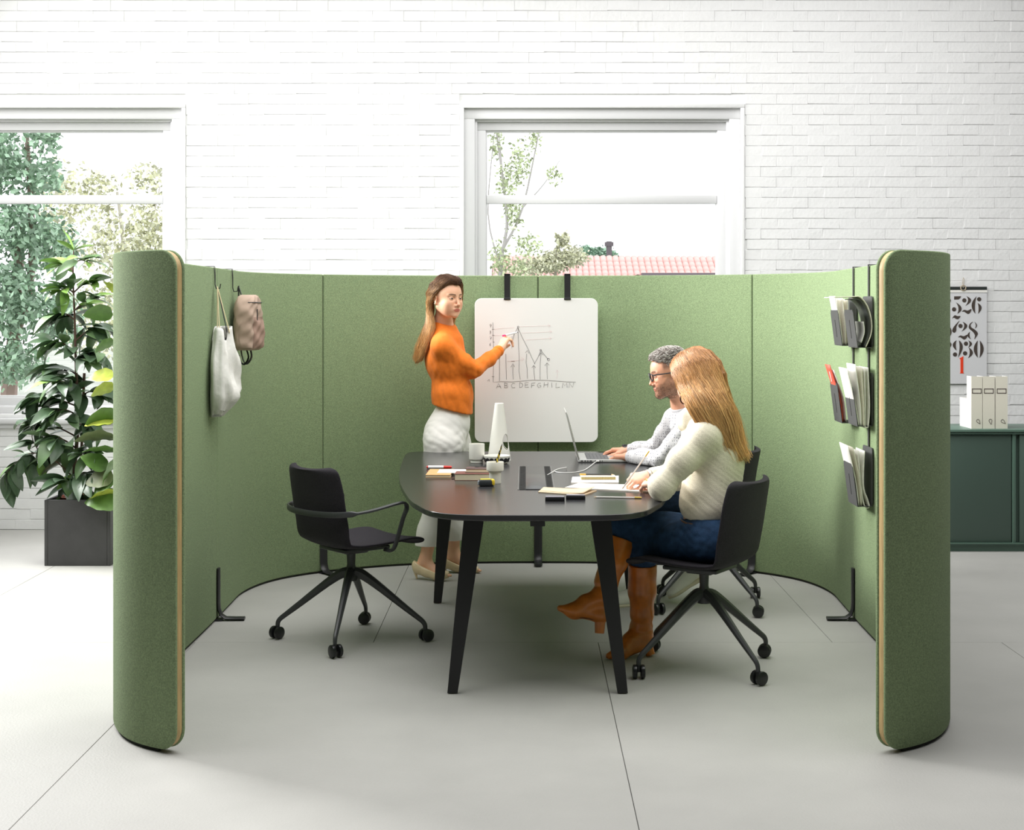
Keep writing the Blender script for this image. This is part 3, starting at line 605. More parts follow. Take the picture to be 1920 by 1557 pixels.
# right side of the table
def sheet(name, label, cat, quad, h, m, name2='pages', curl=0, kids=None):
    c = sum(quad, Vector())/4; t = thing(name, label, cat, (c.x, c.y, TZ)); mb = MB()
    q = [v-Vector((c.x, c.y, TZ)) for v in quad]
    def f(u, v, z):
        a = q[0].lerp(q[1], u); b = q[3].lerp(q[2], u); p = a.lerp(b, v); p.z = z+curl*max(0, u-.55)**2*(1-v*.3); return p
    n = 12; vs = [f(i/n, j/3, h) for i in range(n+1) for j in range(4)]+[f(i/n, j/3, .0003+h*0) for i in range(n+1) for j in range(4)]
    K = (n+1)*4; fs = []
    for i in range(n):
        for j in range(3):
            qd = (i*4+j, (i+1)*4+j, (i+1)*4+j+1, i*4+j+1); fs.append(qd); fs.append(tuple(K+x for x in qd[::-1]))
        fs.append((i*4, K+i*4, K+(i+1)*4, (i+1)*4)); fs.append((i*4+3, (i+1)*4+3, K+(i+1)*4+3, K+i*4+3))
    fs += [(j, j+1, K+j+1, K+j) for j in range(3)]+[(n*4+j, K+n*4+j, K+n*4+j+1, n*4+j+1) for j in range(3)]
    mb.add(vs, fs); mb.build(name2, m, t); return t
M_beige = mat('beige_cover', (.62, .48, .32, 1), .8); M_bone = mat('bone_paper', (.80, .76, .68, 1), .85)
t = sheet('open_notebook', 'beige covered notebook with a lifted page behind the two black boxes', 'notebook', [T(1009, 924), T(1095, 930), T(1119, 921.5), T(1019, 915.5)], .004, M_beige, 'cover')
q = [v-t.location for v in (T(1012, 922.5), T(1093, 929), T(1117, 921), T(1020, 915.8))]
mb = MB(); mb.grid(12, 4, lambda u, v: (q[0].lerp(q[1], u)).lerp(q[3].lerp(q[2], u), v)+Vector((0, 0, .0055+.05*max(0, u-.5)**2*(.3+v)))); ob = mb.build('page', M_beige, t, smooth=180); s_ = ob.modifiers.new('s', 'SOLIDIFY'); s_.thickness = .001
t = sheet('writing_pad', 'open white writing pad under the blonde woman’s hands'.replace('’', ''), 'notepad', [T(1059, 916.5), T(1214, 924.5), T(1212, 912), T(1084, 908.8)], .006, M_bone, 'pages')
t = sheet('white_book', 'white softback under the spiral notebook', 'book', [T(1071, 909), T(1160, 908.5), T(1160, 896), T(1073, 898.5)], .010, M_paper, 'pages')
p = T(1089, 907); c = Vector((Xat(1122, 7.0), 7.05, TZ+.0102))
t = thing('spiral_notebook', 'small spiral notebook with yellowish pages on the white softback', 'notebook', c, math.radians(1))
MB().box((0, 0, .006), (.165, .085, .012), cham=.001).build('pages', mat('yellowed_pages', (.62, .52, .25, 1), .8), t); MB().box((0, 0, .0126), (.168, .088, .0015)).build('cover', M_cream, t)
sp = MB()
for k in range(22):
    x = -.078+.156*k/21; sp.tube([(x, -.043+.006*math.cos(a), .007+.008*math.sin(a)) for a in [i*math.pi/4 for i in range(8)]], .0009, 4, closed=True)
tag(sp.build('spiral_binding', mat('brass_wire', (.35, .27, .12, 1), .4, .8), t), kind='stuff')
def pencil(label, a, b, mb_col, m_end, group=None, nm='pencil'):
    t = thing(nm, label, 'pencil', a, group=group); ax = Vector(b)-Vector(a); L = ax.length; d = ax/L
    MB().tube([d*.012, d*(L-.03)], .0036, 6).build('barrel', mb_col, t); MB().tube([d*(L-.03), d*(L-.012)], .0038, 10).build('ferrule', M_gold, t); MB().tube([d*(L-.012), ax], .0036, 10).build('eraser', m_end, t); MB().tube([Vector(), d*.012], [.0006, .0036], 6).build('tip', M_wood, t); return t
M_gold = mat('gold_ferrule', (.75, .48, .10, 1), .35, .6); M_pw = mat('pearl_white', (.72, .68, .66, 1), .35)
pencil('black pencil with a gold end lying on the spiral notebook', Vector((Xat(1151, 7.07), 7.07, TZ+.0275)), Vector((Xat(1087, 7.08), 7.08, TZ+.0275)), M_stripe, M_gold)
pencil('pearl white pencil with a gold end lying alone at the near table edge', T(1113, 934)+Vector((0, 0, .004)), T(1203, 935.5)+Vector((0, 0, .004)), M_pw, M_gold)
for px0, px1, py, rz, lb in ((1024, 1057, 940.5, -1, 'left one of the two small black boxes near the table edge'), (1062, 1097, 937.5, -3, 'right one of the two small black boxes near the table edge')):
    p = T((px0+px1)/2, py); t = thing('small_black_box', lb, 'box', (p.x, p.y+.022, TZ), math.radians(rz), 'small black boxes')
    MB().box((0, 0, .008), (.083, .042, .016), cham=.002).build('tray', M_black, t); MB().box((0, 0, .0175), (.079, .038, .004), cham=.001).build('sliding_lid', mat('box_lid_grey', (.20, .19, .22, 1), .35), t)
    MB().box((.036, -.0, .0085), (.013, .046, .0185), cham=.002).build('end_band', M_black, t)
# laptop
ly0 = 7.885; lx0 = Xat(1084, ly0); LW = .385; LD = .265
lt = thing('laptop', 'open silver laptop seen from its side in front of the man', 'laptop', (lx0, ly0, TZ)); M_alu = mat('aluminium', (.62, .62, .60, 1), .35, .7); M_aluw = mat('aluminium_edge', (.55, .55, .54, 1), .4, .3)
MB().box((LD/2, LW/2, .009), (LD, LW, .014), cham=.003).build('base', M_aluw, lt)
kb = MB(); kbm = MB()
MB().box((.108, LW/2, .0164), (.12, LW-.05, .0008)).build('keyboard_well', mat('key_well', (.10, .10, .11, 1), .6), lt)
for i in range(6):
    for j in range(14): kb.box((.060+i*.0192, .034+j*.0245, .0172), (.016, .0205, .0014))
tag(kb.build('keys', mat('keycap', (.16, .16, .17, 1), .5), lt), kind='stuff')
MB().box((.215, LW/2, .0163), (.065, .10, .0006)).build('trackpad', M_alu, lt)
pt = MB()
for k, (x, w_) in enumerate(((.02, .012), (.038, .008), (.052, .008), (.068, .012), (.105, .03), (.13, .004))): pt.box((x, .0008, .009), (w_, .002, .006))
pt.build('ports', M_black, lt)
ang = math.atan2(Zat(779, 7.95)-TZ, Xat(1060, 7.95)-lx0)
R_ = RY(-ang); mb = MB(); mb.box(R_ @ Vector((.133, 0, 0))+Vector((.004, LW/2, .014)), (.266, LW, .007), R_, cham=.002); mb.build('lid', M_alu, lt)
mb = MB(); mb.box(R_ @ Vector((.137, 0, -.0042))+Vector((.004, LW/2, .014)), (.225, LW-.03, .0008), R_); mb.build('display', mat('display_dark', (.03, .035, .04, 1), .15), lt)
MB().tube([(.006, .02, .012), (.006, LW-.02, .012)], .006, 10).build('hinge', M_black, lt)
q0 = T(1119, 871); pp = [Vector((lx0+.105, ly0-.002, TZ+.009)), Vector((lx0+.085, ly0-.06, TZ+.006)), T(1093, 884)+Vector((0, 0, .003)), T(1060, 888)+Vector((0, 0, .003)), T(1040, 885.5)+Vector((0, 0, .003)), T(1048, 881)+Vector((0, 0, .004)), T(1061, 879.5)+Vector((0, 0, .006)), T(1060, 881.5)+Vector((0, 0, .012)), T(1045, 884)+Vector((0, 0, .010)), T(1034, 888)+Vector((0, 0, .004)), T(1026, 892)+Vector((0, 0, .002))]
c = pp[3].copy(); t = thing('charging_cable', 'white charging cable looping from the table hatch to the laptop', 'cable', c); M_cab = mat('white_cable', (.75, .75, .74, 1), .45)
MB().tube([p-c for p in catmull(pp, 6)], .0021, 8).build('cable', M_cab, t); MB().box(pp[0]-c+Vector((0, -.006, 0)), (.018, .016, .007), cham=.002).build('plug', M_cab, t)
# ================================================================== MAGAZINE HOLDERS on the right-hand screen
M_hold = mat('grey_holder', (.060, .060, .060, 1), .75)
def inner(Y, right=True):
    s = s_at(lambda p: abs(p.y-Y)+(9 if (p.x < 0) == right else 0)); p, tg, nn = on_path(s); return p+nn*.028, tg, nn
def holder(Y, zs, label, group):
    P0, tg, nn = inner(Y); R_ = Matrix((tuple(-tg if tg.y > 0 else tg), tuple(nn), (0, 0, 1))).transposed()    # x: along the wall towards the camera, y: into the room
    R_ = Matrix((tuple(Vector((0, -1, 0))-nn*nn.dot(Vector((0, -1, 0)))), tuple(nn), (0, 0, 1))).transposed()
    base = Vector((P0.x, P0.y, SH)); root = thing('magazine_holder', label, 'magazine holder', base, 0, group); B = lambda v: R_ @ Vector(v)
    mb = MB(); tops = [SH]+[z for z, _ in zs]
    mb.box(B((0, .004, (zs[0][0]-SH)/2)), (.020, .004, SH-zs[0][0]+.01), R_); mb.box(B((0, -.027, .003)), (.02, .066, .004), R_); mb.box(B((0, -.060, -.04)), (.02, .004, .09), R_)
    for (a, b), (c_, d_) in zip(zs[:-1], zs[1:]): mb.box(B((0, .004, (b+c_)/2-SH)), (.020, .004, b-c_+.02), R_)
    mb.build('strap', M_hold, root)
    for z1, z0 in zs:
        mb = MB(); o2 = rrect(.20, z1-z0, .02, 4); zc = (z1+z0)/2-SH
        mb.prism(o2, lambda p: B((p[0], .006, p[1]+zc)), lambda p: B((p[0], .010, p[1]+zc))); mb.build('back_plate', M_hold, root)
        ph = (z1-z0)*.72; tl = .012; mb = MB(); o3 = [(-.1, 0), (.1, 0), (.1, ph-.02), (.085, ph), (-.085, ph), (-.1, ph-.02)]
        f = lambda p, dd: B((p[0]+.01, .078+dd+p[1]*.13, p[1]+z0-SH+.004))
        mb.prism(o3, lambda p: f(p, 0), lambda p: f(p, .003)); mb.prism([(-.1, 0), (.1, 0), (.1, .003), (-.1, .003)], lambda p: B((p[0], .008, p[1]+z0-SH)), lambda p: B((p[0]+.01, .081, p[1]+z0-SH)))
        pk = mb.build('pocket', M_hold, root)
        mb = MB(); g_ = lambda x, y: B((x+.01, .0815+y*.13, y+z0-SH+.004)); mb.tube([g_(0, ph*.22), g_(0, ph*.72)], .0016, 4); mb.build('slot', M_black, pk)
    return B, base
B1, b1 = holder(7.42, [(1.635, 1.392), (1.277, 1.006)], 'grey hanging magazine holder with two pockets, the far one', 'grey felt magazine holders')
B2, b2 = holder(7.04, [(1.637, 1.392), (1.272, 1.02), (.917, .640)], 'grey hanging magazine holder with three pockets, nearest the opening', 'grey felt magazine holders')
def mag(name, label, cat, B, base, z0, sheets, group='papers in the magazine holders'):
    """sheets: list of (list of (depth from the wall, height) points, width, material, part name)"""
    root = thing(name, label, cat, base+B((0, .04, z0-base.z)), 0, group); off_ = B((0, .04, z0-base.z))
    for prof, wd, m, pn in sheets:
        pl = catmull([(a, b, 0) for a, b in prof], 5); mb = MB()
        mb.grid(len(pl), 2, lambda u, v: B(((v-.5)*wd+.01, pl[round(u*(len(pl)-1))].x, pl[round(u*(len(pl)-1))].y+z0-base.z+.004))-off_)
        ob = mb.build(pn, m, root, smooth=60); s_ = ob.modifiers.new('s', 'SOLIDIFY'); s_.thickness = .004; s_.offset = 0
    return root
M_mag = mat('magazine_paper', (.72, .68, .58, 1), .7, var=.15, vscale=90, stretch=(1, 1, 6)); M_dkp = mat('dark_cover', (.05, .055, .05, 1), .5); M_rl = mat('red_leaflet', (.80, .10, .06, 1), .6)
M_col = mat('newsprint', (.75, .73, .68, 1), .8, var=.12, vscale=45); M_lime = mat('lime_print', (.62, .68, .05, 1), .7); M_mgt = mat('magenta_print', (.65, .05, .22, 1), .7)
mag('brochure', 'white brochures standing in the upper pocket of the far magazine holder', 'brochure', B1, b1, 1.392, [([(.072, 0), (.085, .1), (.112, .245)], .15, M_paper, 'front_sheet'), ([(.058, 0), (.062, .1), (.075, .235)], .17, M_mag, 'sheet'), ([(.045, 0), (.046, .1), (.05, .23)], .17, M_mag, 'sheet')])
mag('leaflet', 'red and white leaflet standing in the lower pocket of the far magazine holder', 'leaflet', B1, b1, 1.006, [([(.070, 0), (.085, .12), (.135, .285)], .13, M_rl, 'front_sheet'), ([(.055, 0), (.068, .12), (.118, .26)], .15, M_paper, 'sheet')])
mag('curled_magazine', 'thick magazine curling over in the top pocket nearest the opening', 'magazine', B2, b2, 1.392, [([(.040, .0), (.015, .06), (.012, .12), (.03, .19), (.065, .235), (.10, .238), (.20, .235)], .19, M_mag, 'page_block'), ([(.046, .0), (.024, .06), (.022, .12), (.038, .18), (.068, .222), (.10, .226)], .185, M_dkp, 'cover'), ([(.06, .02), (.045, .07), (.05, .12)], .17, M_paper, 'loose_page')])
mag('newspaper', 'folded newspapers with a lime picture in the middle pocket nearest the opening', 'newspaper', B2, b2, 1.02, [([(.073, 0), (.090, .1), (.128, .27)], .19, M_col, 'front_page'), ([(.062, 0), (.066, .1), (.09, .29)], .19, M_paper, 'sheet'), ([(.05, -.005), (.05, .1), (.06, .275)], .19, M_mag, 'sheet'), ([(.030, .275), (.022, .1), (.028, .0), (.036, -.008), (.044, .0), (.042, .1), (.045, .275)], .19, M_col, 'sheet')])
mag('newspaper', 'rolled white newspapers in the lowest pocket nearest the opening', 'newspaper', B2, b2, .640, [([(.073, 0), (.088, .12), (.125, .285)], .19, M_col, 'front_page'), ([(.06, 0), (.066, .12), (.10, .275)], .18, M_mag, 'sheet'), ([(.045, .26), (.05, .1), (.030, .03), (.022, .0), (.032, -.01), (.048, .01), (.062, .1), (.075, .26)], .18, M_col, 'sheet')])
def print_on(root_label, B, base, z0, quad, m, nm):
    rt = [o for o in bpy.data.objects if o.get('label') == root_label][0]; mb = MB()
    mb.add([B((x+.01, .0775+y*.02+(.0+y*.11)+y*y*.25, y+z0-base.z+.004))-(rt.location-base) for x, y in quad], [(0, 1, 2, 3)]); ob = mb.build(nm, m, rt, smooth=None); s_ = ob.modifiers.new('s', 'SOLIDIFY'); s_.thickness = .001
print_on('folded newspapers with a lime picture in the middle pocket nearest the opening', B2, b2, 1.02, [(-.09, .188), (-.02, .188), (-.02, .235), (-.09, .235)], M_lime, 'picture')
print_on('red and white leaflet standing in the lower pocket of the far magazine holder', B1, b1, 1.006, [(-.006, .20), (.006, .20), (.006, .275), (-.006, .275)], M_paper, 'white_band')
# ================================================================== BAGS on the left-hand screen
def wallframe(Y):
    P0, tg, nn = inner(Y, False); return P0, Matrix(((0, -1, 0), tuple(nn), (0, 0, 1))).transposed()
P0, R_ = wallframe(7.33); tb = Vector((P0.x, P0.y, 0)); ztop = SH
tote = thing('tote_bag', 'limp white canvas tote bag hanging by its handles on the left screen', 'bag', (P0.x, P0.y, Zat(780, 7.3)))
zb = Zat(780, 7.3); hh = Zat(612, 7.3)-zb; M_canv = mat('white_canvas', (.74, .73, .69, 1), .9, var=.05, vscale=40, bump=.3, bscale=30)
nU, nV = 48, 30
def tote_pt(u, v):
    a = 2*math.pi*u; c_, s_ = math.cos(a), math.sin(a); zz = v*hh
    wd = .17*(.42+.58*math.sin(min(1, (1-v)*1.55+.12)*math.pi/2)) if v > .35 else .17*(.60+.40*math.sin(v/.35*math.pi/2)); dp = .062*(1-.55*v)*(.35+.65*min(1, v*4))+.012
    f = .010*math.sin(5*a+7*v)+.007*math.sin(11*a-5*v+1)+.006*math.sin(3*a+14*v)
    x = wd*(abs(c_)**.75)*(1 if c_ > 0 else -1)+f*.5; y = dp*1.0+dp*(abs(s_)**.8)*(1 if s_ > 0 else -1)*1.0+f*max(0, s_)
    dipv = 1-.0*v; z = zz-(.11*max(0, 1-abs(c_+.35)/.35) if v > .98 else 0)*0
    z = zz*(1-.16*math.exp(-((c_-.55)/.28)**2)*(s_ > -2)*1.0) + (.035*(c_**2) if v < .1 else 0)-(.03*max(0, c_)*(1-v))
    if v < .3: z += (1-v/.3)*.42*abs(x-.075)
    return R_ @ Vector((x+.02*(1-v), max(y, .004), 0))+Vector((0, 0, z))
mb = MB(); vs = [tote_pt(i/nU, j/(nV-1)) for i in range(nU) for j in range(nV)]
fs = [(i*nV+j, ((i+1) % nU)*nV+j, ((i+1) % nU)*nV+j+1, i*nV+j+1) for i in range(nU) for j in range(nV-1)]+[tuple(i*nV for i in range(nU))]
mb.add(vs, fs); ob = mb.build('bag_body', M_canv, tote, smooth=80); s_ = ob.modifiers.new('s', 'SOLIDIFY'); s_.thickness = .002; s_.offset = -1
MB().box(R_ @ Vector((-.01, .05, 0))+Vector((0, 0, hh*.62)), (.10, .012, hh*.5), R_, cham=.004).build('dark_lining', mat('dark_lining', (.03, .025, .04, 1), .9), tote)
hk = Vector((0, 0, Zat(538, 7.32)-zb)); M_str = mat('webbing_cream', (.72, .60, .38, 1), .85)
for a_, b_ in (((-.055, .055), (.03, .085)), ((.06, .03), (.10, .05))):
    for e in (a_, b_):
        tp = R_ @ Vector((.01, .02, 0))+hk; bt = R_ @ Vector((e[0], e[1], 0))+Vector((0, 0, hh*.93)); MB().tube([tp, tp.lerp(bt, .5), bt], .0065, 6, flat=(1, .35), up=tuple(R_ @ Vector((1, 0, 0)))).build('handle', M_str if e[0] > -.05 else mat('dark_lining'), tote)
MB().box(R_ @ Vector((-.12, .103, 0))+Vector((0, 0, hh*.66)), (.02, .004, .008), R_).build('printed_mark', M_ink, tote)
MB().box(R_ @ Vector((-.06, .075, 0))+Vector((0, 0, .11)), (.035, .012, .02), R_).build('black_tab', M_black, tote)
def hook(Y, label, drop):
    P1, R1 = wallframe(Y); t = thing('strap_hook', label, 'hook', (P1.x, P1.y, SH-drop), 0, 'wire hooks over the left screen'); mb = MB()
    for s_ in (-1, 1): mb.tube([R1 @ Vector((s_*.002, .006, 0))+Vector((0, 0, 0)), R1 @ Vector((s_*.006, .006, 0))+Vector((0, 0, drop*.5)), R1 @ Vector((s_*.011, .003, 0))+Vector((0, 0, drop+.004)), R1 @ Vector((s_*.011, -.060, 0))+Vector((0, 0, drop+.004)), R1 @ Vector((s_*.011, -.062, 0))+Vector((0, 0, drop-.03))], .0020, 6)
    mb.build('wire_loop', M_black, t); mb = MB(); mb.tube([R1 @ Vector((0, .006, 0)), R1 @ Vector((0, .012, -.02)), R1 @ Vector((0, .03, -.018)), R1 @ Vector((0, .034, .004))], .003, 6); mb.build('hook_end', M_black, t)
hook(7.33, 'thin black hook over the screen top holding the tote bag', SH-Zat(534, 7.33)); hook(7.80, 'thin black hook over the screen top holding the backpack', SH-Zat(540, 7.8))
P0, R_ = wallframe(7.84); zb = Zat(656, 7.9); bkp = thing('backpack', 'small taupe backpack hanging from a hook on the left screen', 'backpack', (P0.x, P0.y, zb)); M_tau = mat('taupe_canvas', (.44, .32, .25, 1), .8, var=.03, vscale=25, bump=.12, bscale=30); M_tau2 = mat('taupe_front', (.34, .22, .17, 1), .8, var=.03, vscale=25, bump=.12, bscale=30)
hb = .295
def bp_pt(u, v, sc_=1, y0=.012):
    a = 2*math.pi*u; c_, s_ = math.cos(a), math.sin(a); arch = math.sqrt(max(0, 1-max(0, (v-.55)/.45)**2.6)); bot = math.sqrt(max(0, 1-max(0, (.12-v)/.12)**2))
    x = .125*sc_*(abs(c_)**.55)*(1 if c_ > 0 else -1)*(.25+.75*arch)*(.8+.2*bot)*(1-.05*v); y = .078+.066*(abs(s_)**.6)*(1 if s_ > 0 else -1)*(.55+.45*arch)*(.75+.25*bot)
    f = .0025*math.sin(4*a+20*v)+.0018*math.sin(9*a-33*v)
    return R_ @ Vector((x+f, y+y0-.01+f, 0))+Vector((0, 0, v*hb))
mb = MB(); nU, nV = 112, 40; vs = [bp_pt(i/nU, j/(nV-1)) for i in range(nU) for j in range(nV)]
fs = [(i*nV+j, ((i+1) % nU)*nV+j, ((i+1) % nU)*nV+j+1, i*nV+j+1) for i in range(nU) for j in range(nV-1)]+[tuple(i*nV for i in range(nU)), tuple(i*nV+nV-1 for i in range(nU))]
mb.add(vs, fs); mb.build('bag_body', M_tau, bkp, smooth=80)
mb = MB(); mb.tube([bp_pt(u, .86)+R_ @ Vector((0, .004, 0)) for u in [.02+.46*i/16 for i in range(17)]], .003, 5); mb.tube([bp_pt(.18, v)+R_ @ Vector((0, .002, 0)) for v in [.50+.06*i for i in range(5)]], .003, 5); mb.build('zip', M_black, bkp)
mb = MB(); mb.grid(36, 24, lambda u, v: bp_pt(.10+.32*u, .04+.56*v)+R_ @ Vector((0, .012*math.sin(math.pi*u)**.4*math.sin(math.pi*min(1, v*1.1+.02))**.3+.001, 0))); mb.build('front_pocket', M_tau2, bkp, smooth=80)
mb = MB(); mb.grid(16, 16, lambda u, v: bp_pt(-.03+.11*u, .05+.42*v)+R_ @ Vector((.004, .003, 0))); mb.build('side_pocket', M_tau, bkp, smooth=80)
mb = MB(); mb.tube([R_ @ Vector((.0, .03, 0))+Vector((0, 0, z_)) for z_ in (hb-.01, hb+.048)], .012, 4, flat=(.3, 1)); mb.tube([R_ @ Vector((-.01, .045, 0))+Vector((0, 0, hb-.01)), R_ @ Vector((0, .03, 0))+Vector((0, 0, hb+.045))], .010, 4, flat=(.3, 1)); mb.build('hang_loop', M_black, bkp)
for x in (.07, -.07):
    mb = MB(); mb.tube(catmull([R_ @ Vector((x, .02, 0))+Vector((0, 0, .20)), R_ @ Vector((x*.9, .03, 0))+Vector((0, 0, .0)), R_ @ Vector((x*.5, .06, 0))+Vector((0, 0, -.075)), R_ @ Vector((x*.6, .09, 0))+Vector((0, 0, -.04)), R_ @ Vector((x*.8, .08, 0))+Vector((0, 0, .01))], 4), .009, 6, flat=(.4, 1)); mb.build('shoulder_strap', M_black, bkp)
# ================================================================== CABINET, FILES, CALENDAR on the right
M_cab2 = mat('dark_green_lacquer', (.060, .098, .078, 1), .45); M_cab3 = mat('dark_green_edge', (.085, .15, .115, 1), .4)
cy = 9.53; cab = thing('sideboard', 'dark green metal sideboard with a sliding door behind the right end of the screen', 'cabinet', (3.4, cy, 0)); zt2 = .795; cx0, cx1 = 2.52-3.4, 4.3-3.4
mb = MB(); mb.box(((cx0+cx1)/2, .26, .41), (cx1-cx0, .46, .73)); mb.build('body', M_cab2, cab); mb = MB(); mb.box(((cx0+cx1)/2, .235, zt2-.009), (cx1-cx0+.02, .50, .018), cham=.003); mb.build('top', M_cab3, cab)
mb = MB(); mb.box(((cx0+cx1)/2, .24, .0275), (cx1-cx0-.02, .44, .055)); mb.build('plinth', M_cab3, cab)
xs_ = Xat(1899, cy)-3.4
mb = MB(); mb.box(((cx0+xs_)/2, .018, .41), (xs_-cx0-.012, .018, .70), cham=.002); mb.build('door', M_cab2, cab); mb = MB(); mb.box(((xs_+.03+cx1)/2, .010, .41), (cx1-xs_-.06, .018, .70), cham=.002); mb.build('door', M_cab2, cab)
mb = MB(); mb.box((xs_+.010, .016, .41), (.022, .028, .72), cham=.002); mb.build('door_stile', M_cab3, cab)
mb = MB(); mb.box(((cx0+cx1)/2, .0, .768), (cx1-cx0, .02, .006)); mb.box(((cx0+cx1)/2, .0, .055), (cx1-cx0, .02, .008)); mb.build('door_track', M_cab3, cab)
M_file = mat('cream_card', (.78, .75, .64, 1), .8); M_fileside = mat('white_card', (.84, .83, .80, 1), .8)
for k, (a, b, lb) in enumerate(((1821, 1841.5, 'leftmost cream magazine file on the sideboard, its cut-away side showing'), (1842.5, 1865, 'middle cream magazine file on the sideboard'), (1866.5, 1889, 'rightmost cream magazine file on the sideboard'))):
    fy = 9.60; w_ = (b-a)/F*fy; x = Xat((a+b)/2, fy); hgt = Zat(706, fy)-zt2
    f_ = thing('magazine_file', lb, 'magazine file', (x, fy, zt2), 0, 'cream magazine files'); mb = MB()
    side = [(0, 0), (.0, hgt), (.10, hgt), (.10, hgt*.56), (.255, hgt*.56), (.255, 0)]
    # spine faces the camera, the cut-away runs to the back
    for sx in (-1, 1): mb.prism(side, lambda p: Vector((sx*(w_/2-.001), p[0], p[1])), lambda p: Vector((sx*(w_/2-.003), p[0], p[1])))
    mb.box((0, .128, .001), (w_-.004, .25, .002)); mb.box((0, .255, hgt*.28), (w_-.004, .002, hgt*.56)); mb.build('box', M_fileside, f_)
    mb = MB(); mb.box((0, -.001, hgt/2), (w_, .003, hgt)); sp_ = mb.build('spine', M_file, f_)
    mb = MB(); zc = hgt*.72; 
    for dx, dz, sx_, sz_ in ((0, .014, .062, .004), (0, -.014, .062, .004), (-.029, 0, .004, .03), (.029, 0, .004, .03)): mb.box((dx, -.003, zc+dz), (sx_, .002, sz_))
    mb.build('label_frame', mat('frame_brown', (.05, .03, .03, 1), .5), f_)
    mb = MB(); c_ = Vector((.012, -.0035, hgt*.13)); an = math.radians((-35, -10, -50)[k]); mb.tube([c_+RY(an) @ Vector((.013*math.sin(t_)*(1-math.cos(t_))*.6, 0, -.018*math.cos(t_))) for t_ in [2*math.pi*i/14 for i in range(14)]], .0014, 5, closed=True); mb.build('leaf_emblem', mat('frame_brown'), f_)
    mb = MB(); mb.box((0, .13, hgt*.27), (w_-.012, .22, hgt*.50)); mb.build('papers', mat('grey_papers', (.35, .33, .30, 1), .8, var=.3, vscale=300, stretch=(1, .01, .01)), f_)
# perpetual-style wall calendar: figures traced as cut-out shapes
cyw = WY-.012; cal = thing('wall_calendar', 'white wall calendar with large ornate brown figures hung above the sideboard', 'calendar', (Xat(1800, cyw), cyw, Zat(720, cyw)))
def cp(x, y, d=0): return Vector((Xat(x/7.08+1770, cyw)-cal.location.x, d, Zat(y/7.08+515, cyw)-cal.location.z))
a = cp(-330, 208); b = cp(568, 1450); mb = MB(); mb.box(((a.x+b.x)/2, 0, (a.z+b.z)/2), (b.x-a.x, .003, a.z-b.z)); mb.build('sheet', mat('calendar_paper', (.66, .66, .68, 1), .8), cal)
a = cp(-335, 162); b = cp(568, 205); mb = MB(); mb.box(((a.x+b.x)/2, -.001, (a.z+b.z)/2), (b.x-a.x, .008, a.z-b.z)); mb.build('binding_bar', mat('bar_dark', (.02, .026, .024, 1), .5), cal)
a = cp(-330, 206); b = cp(572, 238); mb = MB(); mb.box(((a.x+b.x)/2, -.003, (a.z+b.z)/2), (b.x-a.x, .004, a.z-b.z)); mb.build('header_strip', M_paper, cal)
def cres(p0, pm, p1, im):
    o = []
    for (A, M_, B_) in ((p0, pm, p1), (p1, im, p0)):
        C = (2*M_[0]-.5*A[0]-.5*B_[0], 2*M_[1]-.5*A[1]-.5*B_[1])
        for i in range(10): t_ = i/10; o.append(((1-t_)**2*A[0]+2*t_*(1-t_)*C[0]+t_*t_*B_[0], (1-t_)**2*A[1]+2*t_*(1-t_)*C[1]+t_*t_*B_[1]))
    return o
dot = lambda x, y, r=28: [(x+r*math.cos(2*math.pi*i/18), y+r*math.sin(2*math.pi*i/18)) for i in range(18)]
sm = lambda pl: [(p.x, p.y) for p in catmull([(x, y, 0) for x, y in pl], 4, closed=True)]
two = lambda x, y: [dot(268+x, 343+y), cres((295+x, 287+y), (358+x, 345+y), (283+x, 415+y), (318+x, 345+y)), sm([(236+x, 492+y), (268+x, 469+y), (312+x, 478+y), (362+x, 458+y), (350+x, 500+y), (318+x, 524+y), (285+x, 505+y), (262+x, 492+y)])]
figs = [('figures_526', [[(133, 290), (226, 288), (212, 315), (190, 330), (133, 332)], cres((158, 370), (233, 450), (175, 520), (190, 445)), dot(132, 462)]+two(0, 0)+[cres((430, 290), (365, 405), (415, 520), (410, 400)), dot(465, 328), cres((445, 378), (497, 440), (450, 520), (458, 445))]),
        ('figures_728', [sm([(106, 582), (140, 541), (175, 552), (216, 553), (190, 590), (160, 590), (130, 572)]), sm([(204, 612), (165, 685), (160, 745), (136, 773), (108, 752), (118, 712), (150, 668)])]+two(-51, 340)+[sm([(382, 627), (352, 665), (360, 700), (405, 730), (440, 765), (444, 800), (402, 858), (410, 810), (385, 765), (335, 720), (328, 685), (345, 650)]), cres((402, 627), (436, 675), (408, 715), (420, 672)), cres((343, 760), (310, 810), (355, 860), (338, 810))]),
        ('figures_930', [cres((165, 873), (115, 935), (165, 1010), (155, 935)), cres((195, 873), (247, 965), (185, 1100), (205, 975)), dot(145, 1062), dot(290, 918), cres((318, 873), (370, 920), (320, 968), (337, 918)), cres((325, 966), (382, 1040), (318, 1108), (340, 1040)), dot(278, 1046), cres((447, 875), (393, 990), (447, 1105), (440, 990)), cres((473, 875), (525, 990), (470, 1105), (480, 990))]),
        ('figures_partial', [cres((20, 290), (90, 345), (20, 420), (50, 345)), cres((30, 640), (100, 760), (30, 860), (60, 760)), cres((30, 873), (98, 930), (30, 1010), (60, 940))])]
for nm, shp in figs:
    mb = MB()
    for s in shp: mb.prism(s, lambda p: cp(p[0], p[1], -.0030), lambda p: cp(p[0], p[1], -.0016))
    mb.build(nm.replace('figures_526', 'figures').replace('figures_728', 'figures').replace('figures_930', 'figures').replace('figures_partial', 'figures'), mat('calendar_brown', (.055, .04, .032, 1), .7), cal, smooth=None)
